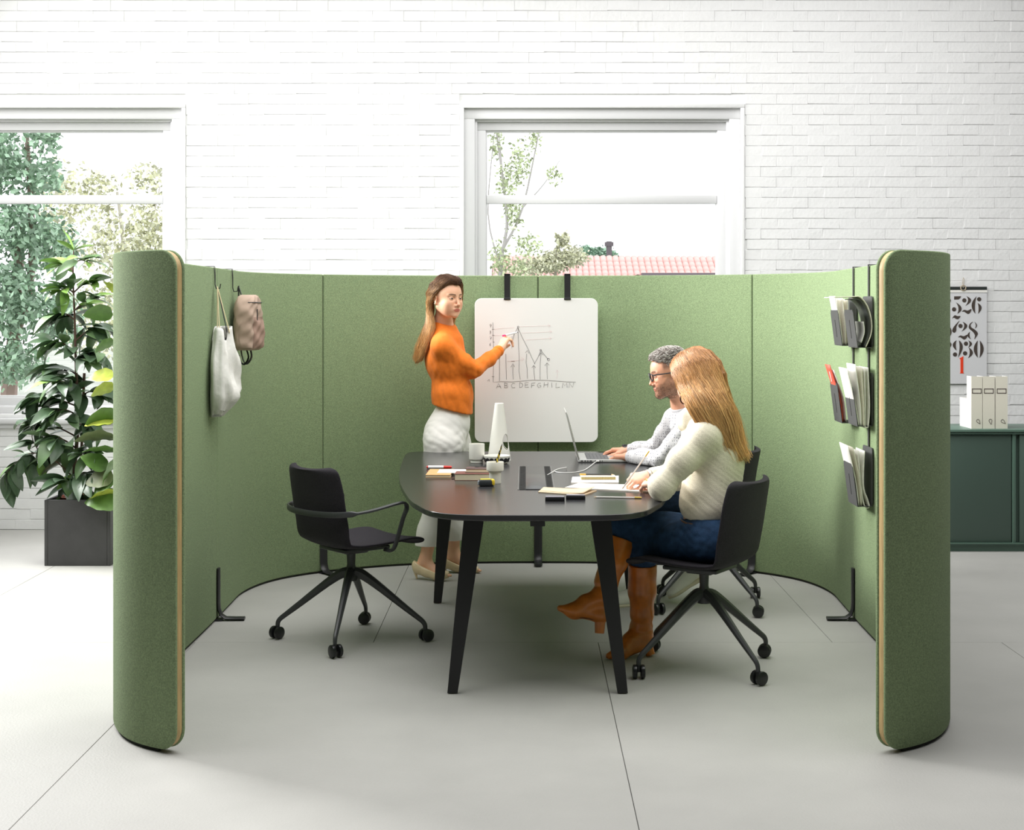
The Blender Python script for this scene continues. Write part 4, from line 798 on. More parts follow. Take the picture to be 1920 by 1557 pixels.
mb = MB(); mb.prism([(203, 1112), (228, 1100), (255, 1084), (255, 1296), (262, 1313), (210, 1313), (217, 1296), (217, 1130)], lambda p: cp(p[0], p[1], -.0030), lambda p: cp(p[0], p[1], -.0016)); mb.build('red_numeral', mat('calendar_red', (.80, .05, .01, 1), .6), cal, smooth=None)
mb = MB(); c_ = cp(252, 178, -.008); mb.tube([c_+Vector((.018*math.cos(a_), 0, .018*math.sin(a_))) for a_ in [2*math.pi*i/16 for i in range(16)]], .004, 6, closed=True); mb.tube([c_, cp(240, 110, -.01), cp(255, 40, -.004), cp(268, 60, -.004), cp(258, 120, -.01), c_], .002, 5); mb.build('hanging_cord', mat('rope', (.40, .33, .24, 1), .8), cal)
# ================================================================== PLANTS
M_pl = mat('planter_charcoal', (.052, .050, .052, 1), .6, var=.1, vscale=10, bump=.05, bscale=80); M_soil = mat('soil', (.05, .035, .025, 1), 1, bump=1, bscale=80)
PY = 9.0; S = .405; plx = Xat(83, PY)+S/2
pl_ = thing('square_planter', 'square charcoal planter on the floor left of the screen', 'planter', (plx, PY+S/2, 0))
mb = MB()
for sx, sy, dx, dy in ((-1, 0, .02, S), (1, 0, .02, S), (0, -1, S-.04, .02), (0, 1, S-.04, .02)): mb.box((sx*(S/2-.01), sy*(S/2-.01), S/2), (dx, dy, S))
mb.box((0, 0, .01), (S-.04, S-.04, .02)); bevel(mb.build('box', M_pl, pl_), .003, 2)
mb = MB(); mb.box((0, 0, S-.09), (S-.042, S-.042, .10)); mb.build('soil', M_soil, pl_)
def leaf_mesh(name, L, wd, m, droop=.25, fold=.18, wav=0, tipw=.0, seed=0):
    r = random.Random(seed); mb = MB(); n = 11; vs = []
    for i in range(n+1):
        t_ = i/n; wdt = wd*(math.sin(math.pi*min(1, t_**(.8-.25*tipw)*1.0))**.75)*(1+tipw*t_*.5) if 0 < t_ < 1 else .002
        for j, e in enumerate((-1, -.5, 0, .5, 1)):
            vs.append((L*t_*(1-.1*t_), wdt*e, -droop*L*t_*t_+fold*wdt*abs(e)*1.2+wav*wd*math.sin(6*t_*3+e*3+seed)*abs(e)))
    fs = [(i*5+j, (i+1)*5+j, (i+1)*5+j+1, i*5+j+1) for i in range(n) for j in range(4)]
    mb.add(vs, fs); return mb.mesh(name, m, 180)
def leafmat(nm, c, rough=.35, tr=.25):
    m = mat(nm, c, rough, var=.18, vscale=14, coat=0); b = m.node_tree.nodes['Principled BSDF']; b.inputs['Subsurface Weight'].default_value = tr; b.inputs['Subsurface Radius'].default_value = (.02, .03, .01); b.inputs['Subsurface Scale'].default_value = .3; return m
LM = [leafmat('ficus_dark', (.060, .105, .055, 1)), leafmat('ficus_mid', (.11, .19, .08, 1)), leafmat('ficus_light', (.20, .34, .08, 1))]
LV = [[leaf_mesh('leaf', .195, .040, m, d, .2, 0, 0, k) for k, d in enumerate((.12, .3, .5))] for m in LM]
fic = thing('rubber_plant', 'tall dense houseplant with long drooping dark green leaves in the square planter', 'plant', (Xat(137, PY+.2), PY+.2, S-.04)); F0 = Vector(fic.location); YS = PY+.2
M_stem = mat('ficus_stem', (.11, .06, .045, 1), .8)
rr = random.Random(11)
def V(px, py, dy=0): return W(px, py, YS+dy)-F0
mst = [V(137, 950), V(140, 880), V(147, 780, .02), V(143, 700), V(140, 600), V(137, 520), V(138, 470)]
mb = MB(); mb.tube(catmull(mst, 5), [.014*(1-.75*i/30) for i in range(31)], 8); mb.tube(catmull([V(143, 950, .06), V(152, 860, .06), V(155, 780, .03), V(158, 700, .02)], 5), .009, 7); mb.build('trunk', M_stem, fic)
mb = MB(); mb.box((.0, .06, .05), (.03, .012, .28)); mb.build('support_stake', mat('stake_grey', (.3, .29, .27, 1), .8), fic)
mb = MB(); mb.lathe([(.0, -.03), (.10, -.03), (.115, .035), (.105, .035), (.095, .02), (0, .02)], (0.01, 0.04, 0), 24); mb.build('inner_pot', mat('terracotta_pot', (.35, .10, .06, 1), .8), fic)
spots = []
def branch(pts_, nl, tone, r0=.006):
    P_ = catmull(pts_, 6); MBb = MB(); MBb.tube(P_, [r0*(1-.6*i/(len(P_)-1)) for i in range(len(P_))], 5); MBb.build('branch', M_stem, fic)
    for k in range(nl):
        x = .25+.75*(k+.5)/nl; i = min(int(x*(len(P_)-1)), len(P_)-2); d = (P_[i+1]-P_[i]).normalized(); spots.append((P_[i], d, tone, x))
def on_st(py):
    P_ = catmull(mst, 5); return min(P_, key=lambda q: abs((F0+q).z-Zat(py, YS)))
for (py, px, ey, dy, nl, tone) in ((500, 165, 492, -.05, 4, 1), (505, 110, 500, .04, 4, 1), (545, 175, 530, .06, 5, 1), (550, 112, 545, -.06, 5, 1), (590, 185, 560, -.1, 6, 1), (600, 108, 590, .05, 6, 0), (640, 192, 610, .05, 6, 0), (650, 95, 640, -.08, 6, 0), (690, 188, 660, -.12, 7, 0), (700, 92, 690, .08, 7, 0), (730, 110, 715, -.15, 6, 0), (750, 185, 735, .06, 6, 0), (770, 62, 745, .0, 8, 0), (790, 100, 770, -.14, 7, 0), (800, 180, 790, -.1, 6, 0), (830, 50, 785, .04, 7, 0), (850, 95, 820, -.10, 7, 0), (860, 170, 850, -.13, 7, 0), (880, 120, 850, .10, 5, 0), (900, 165, 890, -.15, 6, 0), (910, 118, 900, -.12, 5, 0)):
    a = on_st(py); b = V(px, ey, dy); branch([a, a.lerp(b, .5)+Vector((0, 0, .02)), b], nl, tone)
branch([on_st(905), V(100, 862, -.05), V(60, 850, -.04), V(30, 868, -.03), V(10, 890, -.03)], 9, 0, .005)
branch([V(75, 850, -.05), V(60, 820, -.05), V(68, 790, -.04)], 3, 0, .004)
for k in range(10): spots.append((on_st(940-rr.random()*440), Vector((0, 0, 1)), 0, .5))
def put_leaf(root, mesh, p, d, roll, s, nm='leaf'):
    o = bpy.data.objects.new(nm, mesh); COL.objects.link(o); o.parent = root; o.location = p; q = Vector(d).to_track_quat('X', 'Z'); o.rotation_mode = 'QUATERNION'
    from mathutils import Quaternion
    o.rotation_quaternion = q @ Quaternion((1, 0, 0), roll); o.scale = (s, s, s); return o
cnt = 0
for p_, d, tone, x in spots:
    for rep in range(2 if x < .9 else 3):
        an = rr.uniform(0, 2*math.pi); out = Vector((math.cos(an), math.sin(an)*.7-.15, 0)); dr = (out*.8+d*.7+Vector((0, 0, rr.uniform(-.75, .25)))).normalized()
        if tone == 1 and (F0+p_).z > 1.6: dr.z += .5; dr.normalize()
        wpx = CX+(F0+p_+dr*.15).x*F/YS
        if wpx > 222: dr.x = -abs(dr.x)
        tn = min(2, max(0, tone+(rr.random() < .25)+(rr.random() < .1))); s = rr.uniform(.70, 1.2)*(.8 if tone == 1 else 1); put_leaf(fic, LV[tn][rr.randrange(3)], p_, dr, rr.uniform(-.7, .7), s); cnt += 1
for d, s in (((-.30, 0, .8), .85), ((.55, 0, .75), .85), ((-.6, -.3, .5), .7), ((.9, 0, .35), .75)): put_leaf(fic, LV[2][0], on_st(472), Vector(d).normalized(), .4, s)
for px, py, dx, dz, s, tn in ((22, 880, -.4, -1, .55, 1), (12, 888, -.2, -1, .6, 1), (45, 850, -.7, .4, .42, 1), (55, 845, .1, .9, .35, 1), (60, 870, .2, -1, .8, 0), (72, 868, .5, -1, .7, 2), (50, 860, -.9, -.6, .7, 0), (115, 930, -.6, -.9, .9, 1), (148, 920, .1, -1, 1.0, 0), (165, 915, .2, -1, .9, 0)): put_leaf(fic, LV[tn][1], V(px, py, -.12 if px > 100 else -.04), Vector((dx, -.2, dz)).normalized(), .5, s)
# second plant, mostly behind the screen
GP = (-2.26, 9.05, 0); M_gp = mat('pale_pot', (.45, .43, .40, 1), .7)
pot = thing('round_pot', 'pale round plant pot hidden behind the left end of the screen', 'pot', GP); lath([(0, 0), (.12, 0), (.15, .28), (.155, .30), (.14, .30), (.135, .26), (0, .25)]).build('body', M_gp, pot)
fig = thing('fiddle_leaf_fig', 'broad leaved yellow-green houseplant showing beside the left end of the screen', 'plant', (GP[0], GP[1], .25)); G0 = Vector(fig.location)
GM = [leafmat('fig_green', (.10, .19, .045, 1), .4, .3), leafmat('fig_yellow', (.38, .44, .07, 1), .4, .4), leafmat('fig_olive', (.16, .19, .09, 1), .5, .2)]
GV = [leaf_mesh('leaf', .27, .085, m, .25, .10, .06, .8, k+3) for k, m in enumerate(GM)]
mb = MB(); mb.tube(catmull([(0, 0, 0), (.02, 0, .5), (-.01, 0, 1.0), (.0, 0, 1.5)], 5), [.016*(1-.6*i/15) for i in range(16)], 8); mb.build('trunk', M_stem, fig)
for px, py, dx, dy, dz, s, tn in ((212, 590, -1, -.1, .15, .70, 0), (215, 640, -.9, -.3, -.3, .55, 0), (214, 705, -.9, -.2, .1, .62, 1), (216, 725, -.9, -.3, -.15, .62, 1), (222, 780, -1, -.2, -.05, .80, 0), (214, 790, -.8, -.4, .1, .7, 1), (218, 822, -1, -.1, .18, 1.0, 2), (222, 850, -.8, -.3, .30, .85, 0), (200, 880, -.6, -.2, .5, .7, 0), (214, 895, -1, -.2, -.05, .72, 2), (214, 900, -.7, -.4, -.35, .6, 0), (224, 925, -.9, -.3, .1, .72, 1), (230, 940, -.9, -.3, .15, .9, 0), (218, 550, -.5, -.2, .8, .4, 1), (225, 860, -.6, -.5, -.6, .8, 0), (240, 700, .8, -.3, .2, .9, 0), (245, 620, .7, -.2, .4, .9, 0), (240, 800, .9, -.2, -.2, .9, 2), (235, 880, .8, .3, -.1, .9, 0)):
    put_leaf(fig, GV[tn], W(px, py, GP[1]-.08)-G0, Vector((dx, dy, dz)).normalized(), rr.uniform(.3, .9)*(-1 if rr.random() < .3 else 1), s)
# ================================================================== PEOPLE: smooth blended surfaces grown from skeletons
class SDF:
    def __init__(s): s.ops = []
    def cone(s, a, b, ra, rb, k=.02, neg=False): s.ops.append(('c', np.array(a, float), np.array(b, float), ra, rb, k, neg)); return s
    def ell(s, c, r, R=None, k=.02, neg=False): s.ops.append(('e', np.array(c, float), np.array(r, float), np.array(R if R is not None else np.eye(3), float), None, k, neg)); return s
    def chain(s, pts, rs, k=.02):
        for a, b, ra, rb in zip(pts[:-1], pts[1:], rs[:-1], rs[1:]): s.cone(a, b, ra, rb, k)
        return s
    def dist(s, op, P):
        if op[0] == 'c':
            _, a, b, ra, rb, k, neg = op; ba = b-a; t = np.clip(((P-a) @ ba)/max(ba @ ba, 1e-9), 0, 1)
            return np.linalg.norm(P-a-t[..., None]*ba, axis=-1)-(ra+(rb-ra)*t)
        _, c, r, R, _, k, neg = op; q = (P-c) @ R; k0 = np.linalg.norm(q/r, axis=-1); k1 = np.linalg.norm(q/(r*r), axis=-1)+1e-9
        return k0*(k0-1)/k1
    def bbox(s, op):
        if op[0] == 'c': m = max(op[3], op[4]); return np.minimum(op[1], op[2])-m, np.maximum(op[1], op[2])+m
        m = op[2].max(); return op[1]-m, op[1]+m
    def mesh(s, h, lo=None, hi=None, disp=None, cuts=(), pad=.02):
        pos = [s.bbox(o) for o in s.ops if not o[6]]
        L = np.min([b[0] for b in pos], 0)-pad; H = np.max([b[1] for b in pos], 0)+pad
        if lo is not None: L = np.maximum(L, lo)
        if hi is not None: H = np.minimum(H, hi)
        n = np.ceil((H-L)/h).astype(int)+1; ax = [L[i]+h*np.arange(n[i]) for i in range(3)]
        D = np.full(n, .15, np.float32)
        for op in s.ops:
            a, b = s.bbox(op); m = op[5]+3*h+.004
            i0 = np.clip(np.floor((a-m-L)/h).astype(int), 0, n); i1 = np.clip(np.ceil((b+m-L)/h).astype(int)+1, 0, n)
            if (i1 <= i0).any(): continue
            sl = tuple(slice(i0[i], i1[i]) for i in range(3))
            P = np.stack(np.meshgrid(*[ax[i][sl[i]] for i in range(3)], indexing='ij'), -1); d = s.dist(op, P); k = op[5]; cur = D[sl]
            if op[6]: d = -d; hh = np.clip(k-np.abs(cur-d), 0, None)/k; D[sl] = np.maximum(cur, d)+hh*hh*k/4
            else: hh = np.clip(k-np.abs(cur-d), 0, None)/k; D[sl] = np.minimum(cur, d)-hh*hh*k/4
        if disp is not None or cuts:
            near = np.argwhere(np.abs(D) < .05 if not cuts else D < .05); P = L+near*h; v = D[tuple(near.T)]
            if disp is not None: v = v+disp(P)
            for c in cuts: v = np.maximum(v, c(P))
            D[tuple(near.T)] = v
        D[0], D[-1], D[:, 0], D[:, -1], D[:, :, 0], D[:, :, -1] = (.01,)*6 if lo is None and hi is None else (.001,)*6
        s.grid = (D, L, h); return nets(D, L, h)
def nets(D, L, h):
    S = D < 0; n = np.array(D.shape)-1
    corners = [(i, j, k) for i in (0, 1) for j in (0, 1) for k in (0, 1)]
    sub = lambda A, c: A[c[0]:c[0]+n[0], c[1]:c[1]+n[1], c[2]:c[2]+n[2]]
    cnt = sum(sub(S, c).astype(np.int8) for c in corners); act = (cnt > 0) & (cnt < 8); idx = np.argwhere(act); ids = -np.ones(tuple(n), np.int64); ids[act] = np.arange(len(idx))
    acc = np.zeros((len(idx), 3)); w_ = np.zeros(len(idx))
    for a in corners:
        for ax in range(3):
            if a[ax] == 1: continue
            b = list(a); b[ax] = 1; ia = idx+a; ib = idx+b; da = D[tuple(ia.T)]; db = D[tuple(ib.T)]; m = (da < 0) != (db < 0)
            t = np.where(m, da/(da-db+1e-12), 0); p = np.array(a)+t[:, None]*(np.array(b)-np.array(a)); acc += p*m[:, None]; w_ += m
    V_ = L+(idx+acc/w_[:, None])*h; Fs = []
    for ax in range(3):
        o1, o2 = [(1, 2), (2, 0), (0, 1)][ax]; sl0 = [slice(1, n[i]) for i in range(3)]; sl0[ax] = slice(0, n[ax]); sl1 = list(sl0); sl1[ax] = slice(1, n[ax]+1)
        a = S[tuple(sl0)]; b = S[tuple(sl1)]; e = np.argwhere(a != b)
        if len(e) == 0: continue
        flip = a[tuple(e.T)]; e = e+np.array([0 if i == ax else 1 for i in range(3)])
        def at(d1, d2): q = e.copy(); q[:, o1] -= d1; q[:, o2] -= d2; return ids[tuple(q.T)]
        q = np.stack([at(1, 1), at(0, 1), at(0, 0), at(1, 0)], 1); q[~flip] = q[~flip][:, ::-1]; Fs.append(q)
    Fq = np.concatenate(Fs); Fq = Fq[(Fq >= 0).all(1)]; return V_, Fq
def relax(V_, Fq, it=2, f=.5):
    n = len(V_); E = np.concatenate([Fq[:, [0, 1]], Fq[:, [1, 2]], Fq[:, [2, 3]], Fq[:, [3, 0]]])
    for _ in range(it):
        A = np.zeros((n, 3)); c = np.zeros(n)
        for i in range(3): A[:, i] = np.bincount(E[:, 0], V_[E[:, 1], i], n)+np.bincount(E[:, 1], V_[E[:, 0], i], n)
        c = np.bincount(E[:, 0], minlength=n)+np.bincount(E[:, 1], minlength=n); V_ = V_*(1-f)+f*A/np.maximum(c, 1)[:, None]
    return V_
def np_obj(name, parts, m, parent, org, color=None, smooth=True):
    """join (vertices, quads) blocks to ONE mesh object; color(P) -> rgb per vertex"""
    VV = []; FF = []; o_ = 0
    for V_, Fq in parts: VV.append(V_); FF.append(Fq+o_); o_ += len(V_)
    V_ = np.concatenate(VV); Fq = np.concatenate(FF); me = bpy.data.meshes.new(name)
    me.vertices.add(len(V_)); me.vertices.foreach_set('co', (V_-np.array(org)).astype(np.float32).ravel())
    me.loops.add(Fq.size); me.loops.foreach_set('vertex_index', Fq.astype(np.int32).ravel()); k = Fq.shape[1]
    me.polygons.add(len(Fq)); me.polygons.foreach_set('loop_start', np.arange(0, Fq.size, k, dtype=np.int32)); me.polygons.foreach_set('loop_total', np.full(len(Fq), k, np.int32))
    me.polygons.foreach_set('use_smooth', [smooth]*len(Fq)); me.materials.append(m); me.update(calc_edges=True)
    if color is not None:
        c = np.ones((len(V_), 4), np.float32); c[:, :3] = color(V_) if callable(color) else color; a = me.color_attributes.new('tint', 'FLOAT_COLOR', 'POINT'); a.data.foreach_set('color', c.ravel())
    me.validate(); o = bpy.data.objects.new(name, me); COL.objects.link(o); o.parent = parent; return o
def folds(amp, sx, seed=0, bands=()):
    """cloth folds: soft wrinkles, stronger near the given joints"""
    r = np.random.default_rng(seed); ks = r.normal(0, 1, (6, 3))*np.array(sx); ph = r.uniform(0, 6.28, 6)
    def f(P):
        w_ = sum((1-1.6*np.abs(np.sin(.5*(P @ k)+p+.8*np.sin(P @ ks[(i+1) % 6]*.5)))**.8)*(1, .8, .7, .6, .6, .5)[i] for i, (k, p) in enumerate(zip(ks, ph)))/3; g_ = np.full(len(P), .35)
        for c, rad, s_ in bands: g_ = g_+s_*np.exp(-((P-np.array(c))**2).sum(1)/rad**2)
        return amp*w_*g_
    return f
def frame3(fwd, up=(0, 0, 1)):
    f = Vector(fwd).normalized(); u = Vector(up); l = u.cross(f).normalized(); u = f.cross(l); return np.array([f, l, u]).T     # columns: forward, left, up
# ---- head -----------------------------------------------------------
def head_sdf(S_, C, R, male=False, neck_to=None, s=1.0):
    """C: point between the ears at eye height, R: columns forward/left/up"""
    C = np.array(C, float); T_ = lambda x, y, z: C+R @ (np.array([x, y, z])*s)
    e = lambda c, r, k=.02, neg=False, Rl=None: S_.ell(T_(*c), np.array(r)*s, R if Rl is None else R @ Rl, k, neg)
    c_ = lambda a, b, ra, rb, k=.015, neg=False: S_.cone(T_(*a), T_(*b), ra*s, rb*s, k, neg)
    jw = 1.08 if male else 1.0
    e((-.012, 0, .036), (.100, .076, .083)); e((.020, 0, .018), (.074, .066, .070), .03); e((.032, 0, -.035), (.056, .055*jw, .070), .03)
    for y in (-1, 1):
        c_((.0, y*.050*jw, -.050), (.052, y*.026, -.092), .021, .017, .03); e((.058, y*.040, -.030), (.024, .020, .020), .03)
        e((.0935, y*.0315, .002), (.017, .019, .0115), .014, True)                      # eye sockets
        e((.0760, y*.0315, -.001), (.0145, .0165, .0135), .004)                       # lids
        e((.0930, y*.0315, -.0008), (.0115, .0120, .0032), .0022, True); e((.050, y*.038*jw, -.055), (.028, .017, .028), .03)                # opening of the lids
        c_((.086, y*.014, .0185), (.072, y*.048, .0185), .0080 if male else .0055, .004, .012)   # brow ridge
        e((.097, y*.0115, -.041), (.010, .0075, .0065), .006); e((.102, y*.0065, -.0475), (.006, .0035, .003), .003, True)
        er = np.array(RX(math.radians(-8*y)) @ RZ(math.radians(24*y)) @ RY(math.radians(12)))
        e((-.010, y*.076, -.008), (.018, .0065, .031), .004, False, er); e((-.004, y*.083, -.004), (.009, .004, .017), .003, True, er); e((-.004, y*.077, -.032), (.008, .006, .010), .005, False, er)
    c_((.088, 0, .010), (.108, 0, -.031), .0070, .0075, .010); e((.108, 0, -.036), (.0110, .0092, .0085), .006)      # nose
    e((.075, 0, -.066), (.024, .029, .024), .02); e((.080, 0, -.098), (.014, .020, .015), .02)                              # muzzle, chin
    e((.0935, 0, -.0628), (.0070, .0240, .0038), .005); e((.0925, 0, -.0712), (.0072, .0205, .0046), .006)           # lips
    c_((.1035, 0, -.0674), (.088, .0265, -.0630), .0013, .0010, .0015, True); c_((.1035, 0, -.0674), (.088, -.0265, -.0630), .0013, .0010, .0015, True)
    if male: e((.074, 0, -.100), (.020, .026, .017), .02); e((.0, 0, -.06), (.06, .060, .05), .03)
    if neck_to is not None: S_.cone(T_(-.022, 0, -.055), neck_to, (.056 if male else .045)*s, (.062 if male else .052)*s, .03)
    return T_
SKIN_W = np.array(srgb(236, 184, 152)[:3]); SKIN_L = np.array(srgb(238, 192, 168)[:3]); SKIN_M = np.array(srgb(228, 168, 138)[:3])
def head_color(C, R, base, lip, brow, beard=None, s=1.0, hairline=None):
    C = np.array(C)
    def f(P):
        q = ((P-C) @ R)/s; x, y, z = q.T; col = np.tile(base, (len(P), 1)); n = len(P); ns = rng.random(n)
        def mixin(m, c, a): col[:] = col*(1-(m*a)[:, None])+np.array(c)*(m*a)[:, None]
        g = lambda d: np.clip(d, 0, 1); front = g((x-.03)/.02)
        ch = np.exp(-(((np.abs(y)-.042)/.02)**2+((z+.035)/.02)**2))*front; mixin(ch, base*np.array([1.0, .72, .68]), .35)
        mixin(np.exp(-((y/.012)**2+((z+.040)/.012)**2))*g((x-.09)/.01), base*np.array([1.0, .75, .7]), .4)
        if beard is not None:
            bm = g((-.020-z+(.03-np.abs(x-.0)*0)-.012)/.012)*g((x+.012)/.012)*np.where(z < -.115, .6, 1)*g((z+.135)/.02)
            cheek = g((-.038-z+.9*np.clip(.062-x, 0, .03))/.010); bm = bm*cheek; must = g((x-.085)/.004)*g((-.045-z)/.003)*g((z+.062)/.003)
            bm = np.maximum(bm, must); mixin(bm, beard, .55); 
        lm = g((x-.088)/.004)*g(1-np.abs((z+.0678)/.0115)**2-np.abs(y/.025)**2)*2.2; mixin(g(lm), lip, .85); mixin(g(1.4-np.abs(z+.0674-.0044*(y/.0265)**2)/.0013)*g(1-np.abs(y)/.027)*g((x-.088)/.004), lip*.25, .8)
        ay = np.abs(y); bz_ = .0195+.004*np.sin((ay-.012)/.04*2.6); bmk = g(1.5-np.abs(z-bz_)/(.0042 if beard is not None else .0034))*g((ay-.011)/.003)*g((.053-ay)/.008)*g((x-.05)/.01); mixin(bmk*(.85+.15*ns), brow, .95)
        d = np.sqrt(((ay-.0315)/.0145)**2+((z+.0002)/.0052)**2); mixin(g(1-np.abs(d-1)/.22)*g((x-.06)/.01)*np.where(z > -.001, 1, .45), np.array([.035, .02, .016]), .85)
        mixin(np.exp(-(((ay-.033)/.018)**2+((z-.010)/.007)**2))*front, base*np.array([.8, .65, .6]), .18)  # socket shading above the eyes, painted into the skin colour
        if hairline is not None: mixin(hairline(q), brow, .8)
        return np.clip(col, 0, 1)
    return f
M_skin = mat('skin', (.8, .5, .4, 1), .48, attr='tint', subsurf=.18, spec=.4)
M_eyew = mat('eye_white', (.80, .78, .76, 1), .2); M_iris = mat('iris_brown', (.10, .055, .03, 1), .2)
def eyes(T_, R, root, org, look=(1, 0, 0), s=1.0):
    for y in (-1, 1):
        c = Vector(T_(.0775, y*.0315, -.0005)); lk = (Matrix(R) @ Vector(look)).normalized(); q = lk.to_track_quat('Z', 'Y').to_matrix()
        mb = MB(); r = .0122*s; rings = [(r*math.sin(math.pi*i/12), r*math.cos(math.pi*i/12)) for i in range(13)]
        mb.lathe(rings, c-Vector(org), 16, 0, R=q); ie = len(mb.f)
        mb.lathe([(.0, r+.0006), (.0058*s, r-.0008)], c-Vector(org), 12, 1, R=q); mb.lathe([(.0, r+.001), (.0030*s, r+.0001)], c-Vector(org), 10, 2, R=q)
        mb.build('eye', [M_eyew, M_iris, M_black], root, smooth=60)
# ---- hand -----------------------------------------------------------
def hand_sdf(S_, Wp, fwd, back, left=False, curl=(.3, .3, .35, .4), curl2=None, spread=.12, thumb=(.5, .5, .3), s=1.0, thumb_pts=None):
    """Wp wrist, fwd towards the knuckles, back = direction the back of the hand faces; curl in radians per joint"""
    f = Vector(fwd).normalized(); b = Vector(back); b = (b-f*b.dot(f)).normalized(); th = f.cross(b) if left else b.cross(f)     # thumb side
    X = lambda x, y, z: np.array(Vector(Wp)+(f*x+th*y+b*z)*s)
    k = .009*s
    for y, r in ((.026, .0125), (.009, .0135), (-.008, .013), (-.024, .0115)): S_.cone(X(.012, y*.55, 0), X(.083-abs(y-.009)*.25, y, .002), .0145*s, r*s, .012*s)
    S_.cone(X(-.05, 0, 0), X(.012, 0, 0), .0235*s, .0225*s, .02*s); S_.ell(X(.035, .022, -.008), np.array([.026, .014, .013])*s, np.array([f, th, b]).T, .012*s)
    tips = []
    for i, (y, L, r) in enumerate(((.026, (.040, .024, .020), .0085), (.0085, (.044, .027, .021), .0088), (-.0085, (.040, .025, .020), .0083), (-.0245, (.032, .019, .018), .0072))):
        p = Vector(X(.083-abs(y-.009)*.25, y, .002)); a = 0; sp = (1.2-i)*spread*.5
        for j in range(3):
            c = (curl2[i][j] if curl2 else curl[i]*(1, 1.1, .7)[j]); a += c
            d = (f*math.cos(a)-b*math.sin(a)+th*sp*math.cos(a)).normalized(); q = p+d*L[j]*s; rr_ = r*s*(1-.10*j)
            S_.cone(np.array(p), np.array(q), rr_*1.04, rr_*.93, .0035*s); p = q
        tips.append(p)
    if thumb_pts: tp = [X(.018, .020, -.006)]+[np.array(v) for v in thumb_pts]
    else:
        a1, a2, a3 = thumb; p0 = Vector(X(.018, .020, -.006)); d0 = (f*math.cos(a1)+th*math.sin(a1)-b*a2).normalized(); p1 = p0+d0*.042*s; d1 = (d0+f*.5*a3-th*.5*a3).normalized(); p2 = p1+d1*.032*s; d2 = (d1+f*.3*a3-th*.5*a3).normalized(); p3 = p2+d2*.025*s; tp = [np.array(x) for x in (p0, p1, p2, p3)]
    S_.chain(tp, [.013*s, .0112*s, .0100*s, .0086*s], .007*s); return tips
def box_of(S_, pad=.01):
    b = [S_.bbox(o) for o in S_.ops]; return np.min([x[0] for x in b], 0)-pad, np.max([x[1] for x in b], 0)+pad
def skin_color(base):
    def f(P): return np.tile(base, (len(P), 1))
    return f
def body_parts(root, org, head_ops, headbox, hand_list, limb, base, hc, name='body'):
    """one body mesh: coarse trunk and limbs, fine head and hands"""
    parts = []; V_, Q_ = limb.mesh(.010); V_ = relax(V_, Q_, 1); parts.append((V_, Q_)); n0 = len(V_)
    V_, Q_ = head_ops.mesh(.0026); parts.append((V_, Q_)); n1 = len(V_)
    for h_ in hand_list: V_, Q_ = h_.mesh(.0024); V_ = relax(V_, Q_, 1, .3); parts.append((V_, Q_))
    def col(P): c = np.tile(base, (len(P), 1)); c[n0:n0+n1] = hc(P[n0:n0+n1]); return c
    return np_obj(name, parts, M_skin, root, org, col)
# ---- hair -----------------------------------------------------------
def bez(g, t): # catmull through guide points (numpy) at t in 0..1
    n = len(g)-1; x = t*n; i = np.clip(x.astype(int), 0, n-1); u = (x-i)[:, None]; p0 = g[np.clip(i-1, 0, n)]; p1 = g[i]; p2 = g[i+1]; p3 = g[np.clip(i+2, 0, n)]
    return .5*((2*p1)+(-p0+p2)*u+(2*p0-5*p1+4*p2-p3)*u*u+(-p0+3*p1-3*p2+p3)*u**3)
def strand_mesh(curves, r0, cols, taper=.5):
    """curves: (N, K, 3), cols: (N, K, 3)"""
    N, K, _ = curves.shape; T_ = np.gradient(curves, axis=1); T_ /= np.linalg.norm(T_, axis=2, keepdims=True)+1e-9
    ref = np.array([.3, .9, .2]); A = np.cross(T_, ref); A /= np.linalg.norm(A, axis=2, keepdims=True)+1e-9; B = np.cross(T_, A)
    rad = r0*(1-taper*np.linspace(0, 1, K)**3)[None, :, None]; vs = np.stack([curves+rad*(A*math.cos(a)+B*math.sin(a)) for a in (0, 2.094, 4.189)], 2)
    V_ = vs.reshape(-1, 3); C = np.repeat(cols[:, :, None, :], 3, 2).reshape(-1, 3); base = (np.arange(N)[:, None, None]*K+np.arange(K-1)[None, :, None])*3; j = np.arange(3)[None, None, :]; j1 = (j+1) % 3
    return V_, np.stack([base+j, base+j1, base+3+j1, base+3+j], -1).reshape(-1, 4), C
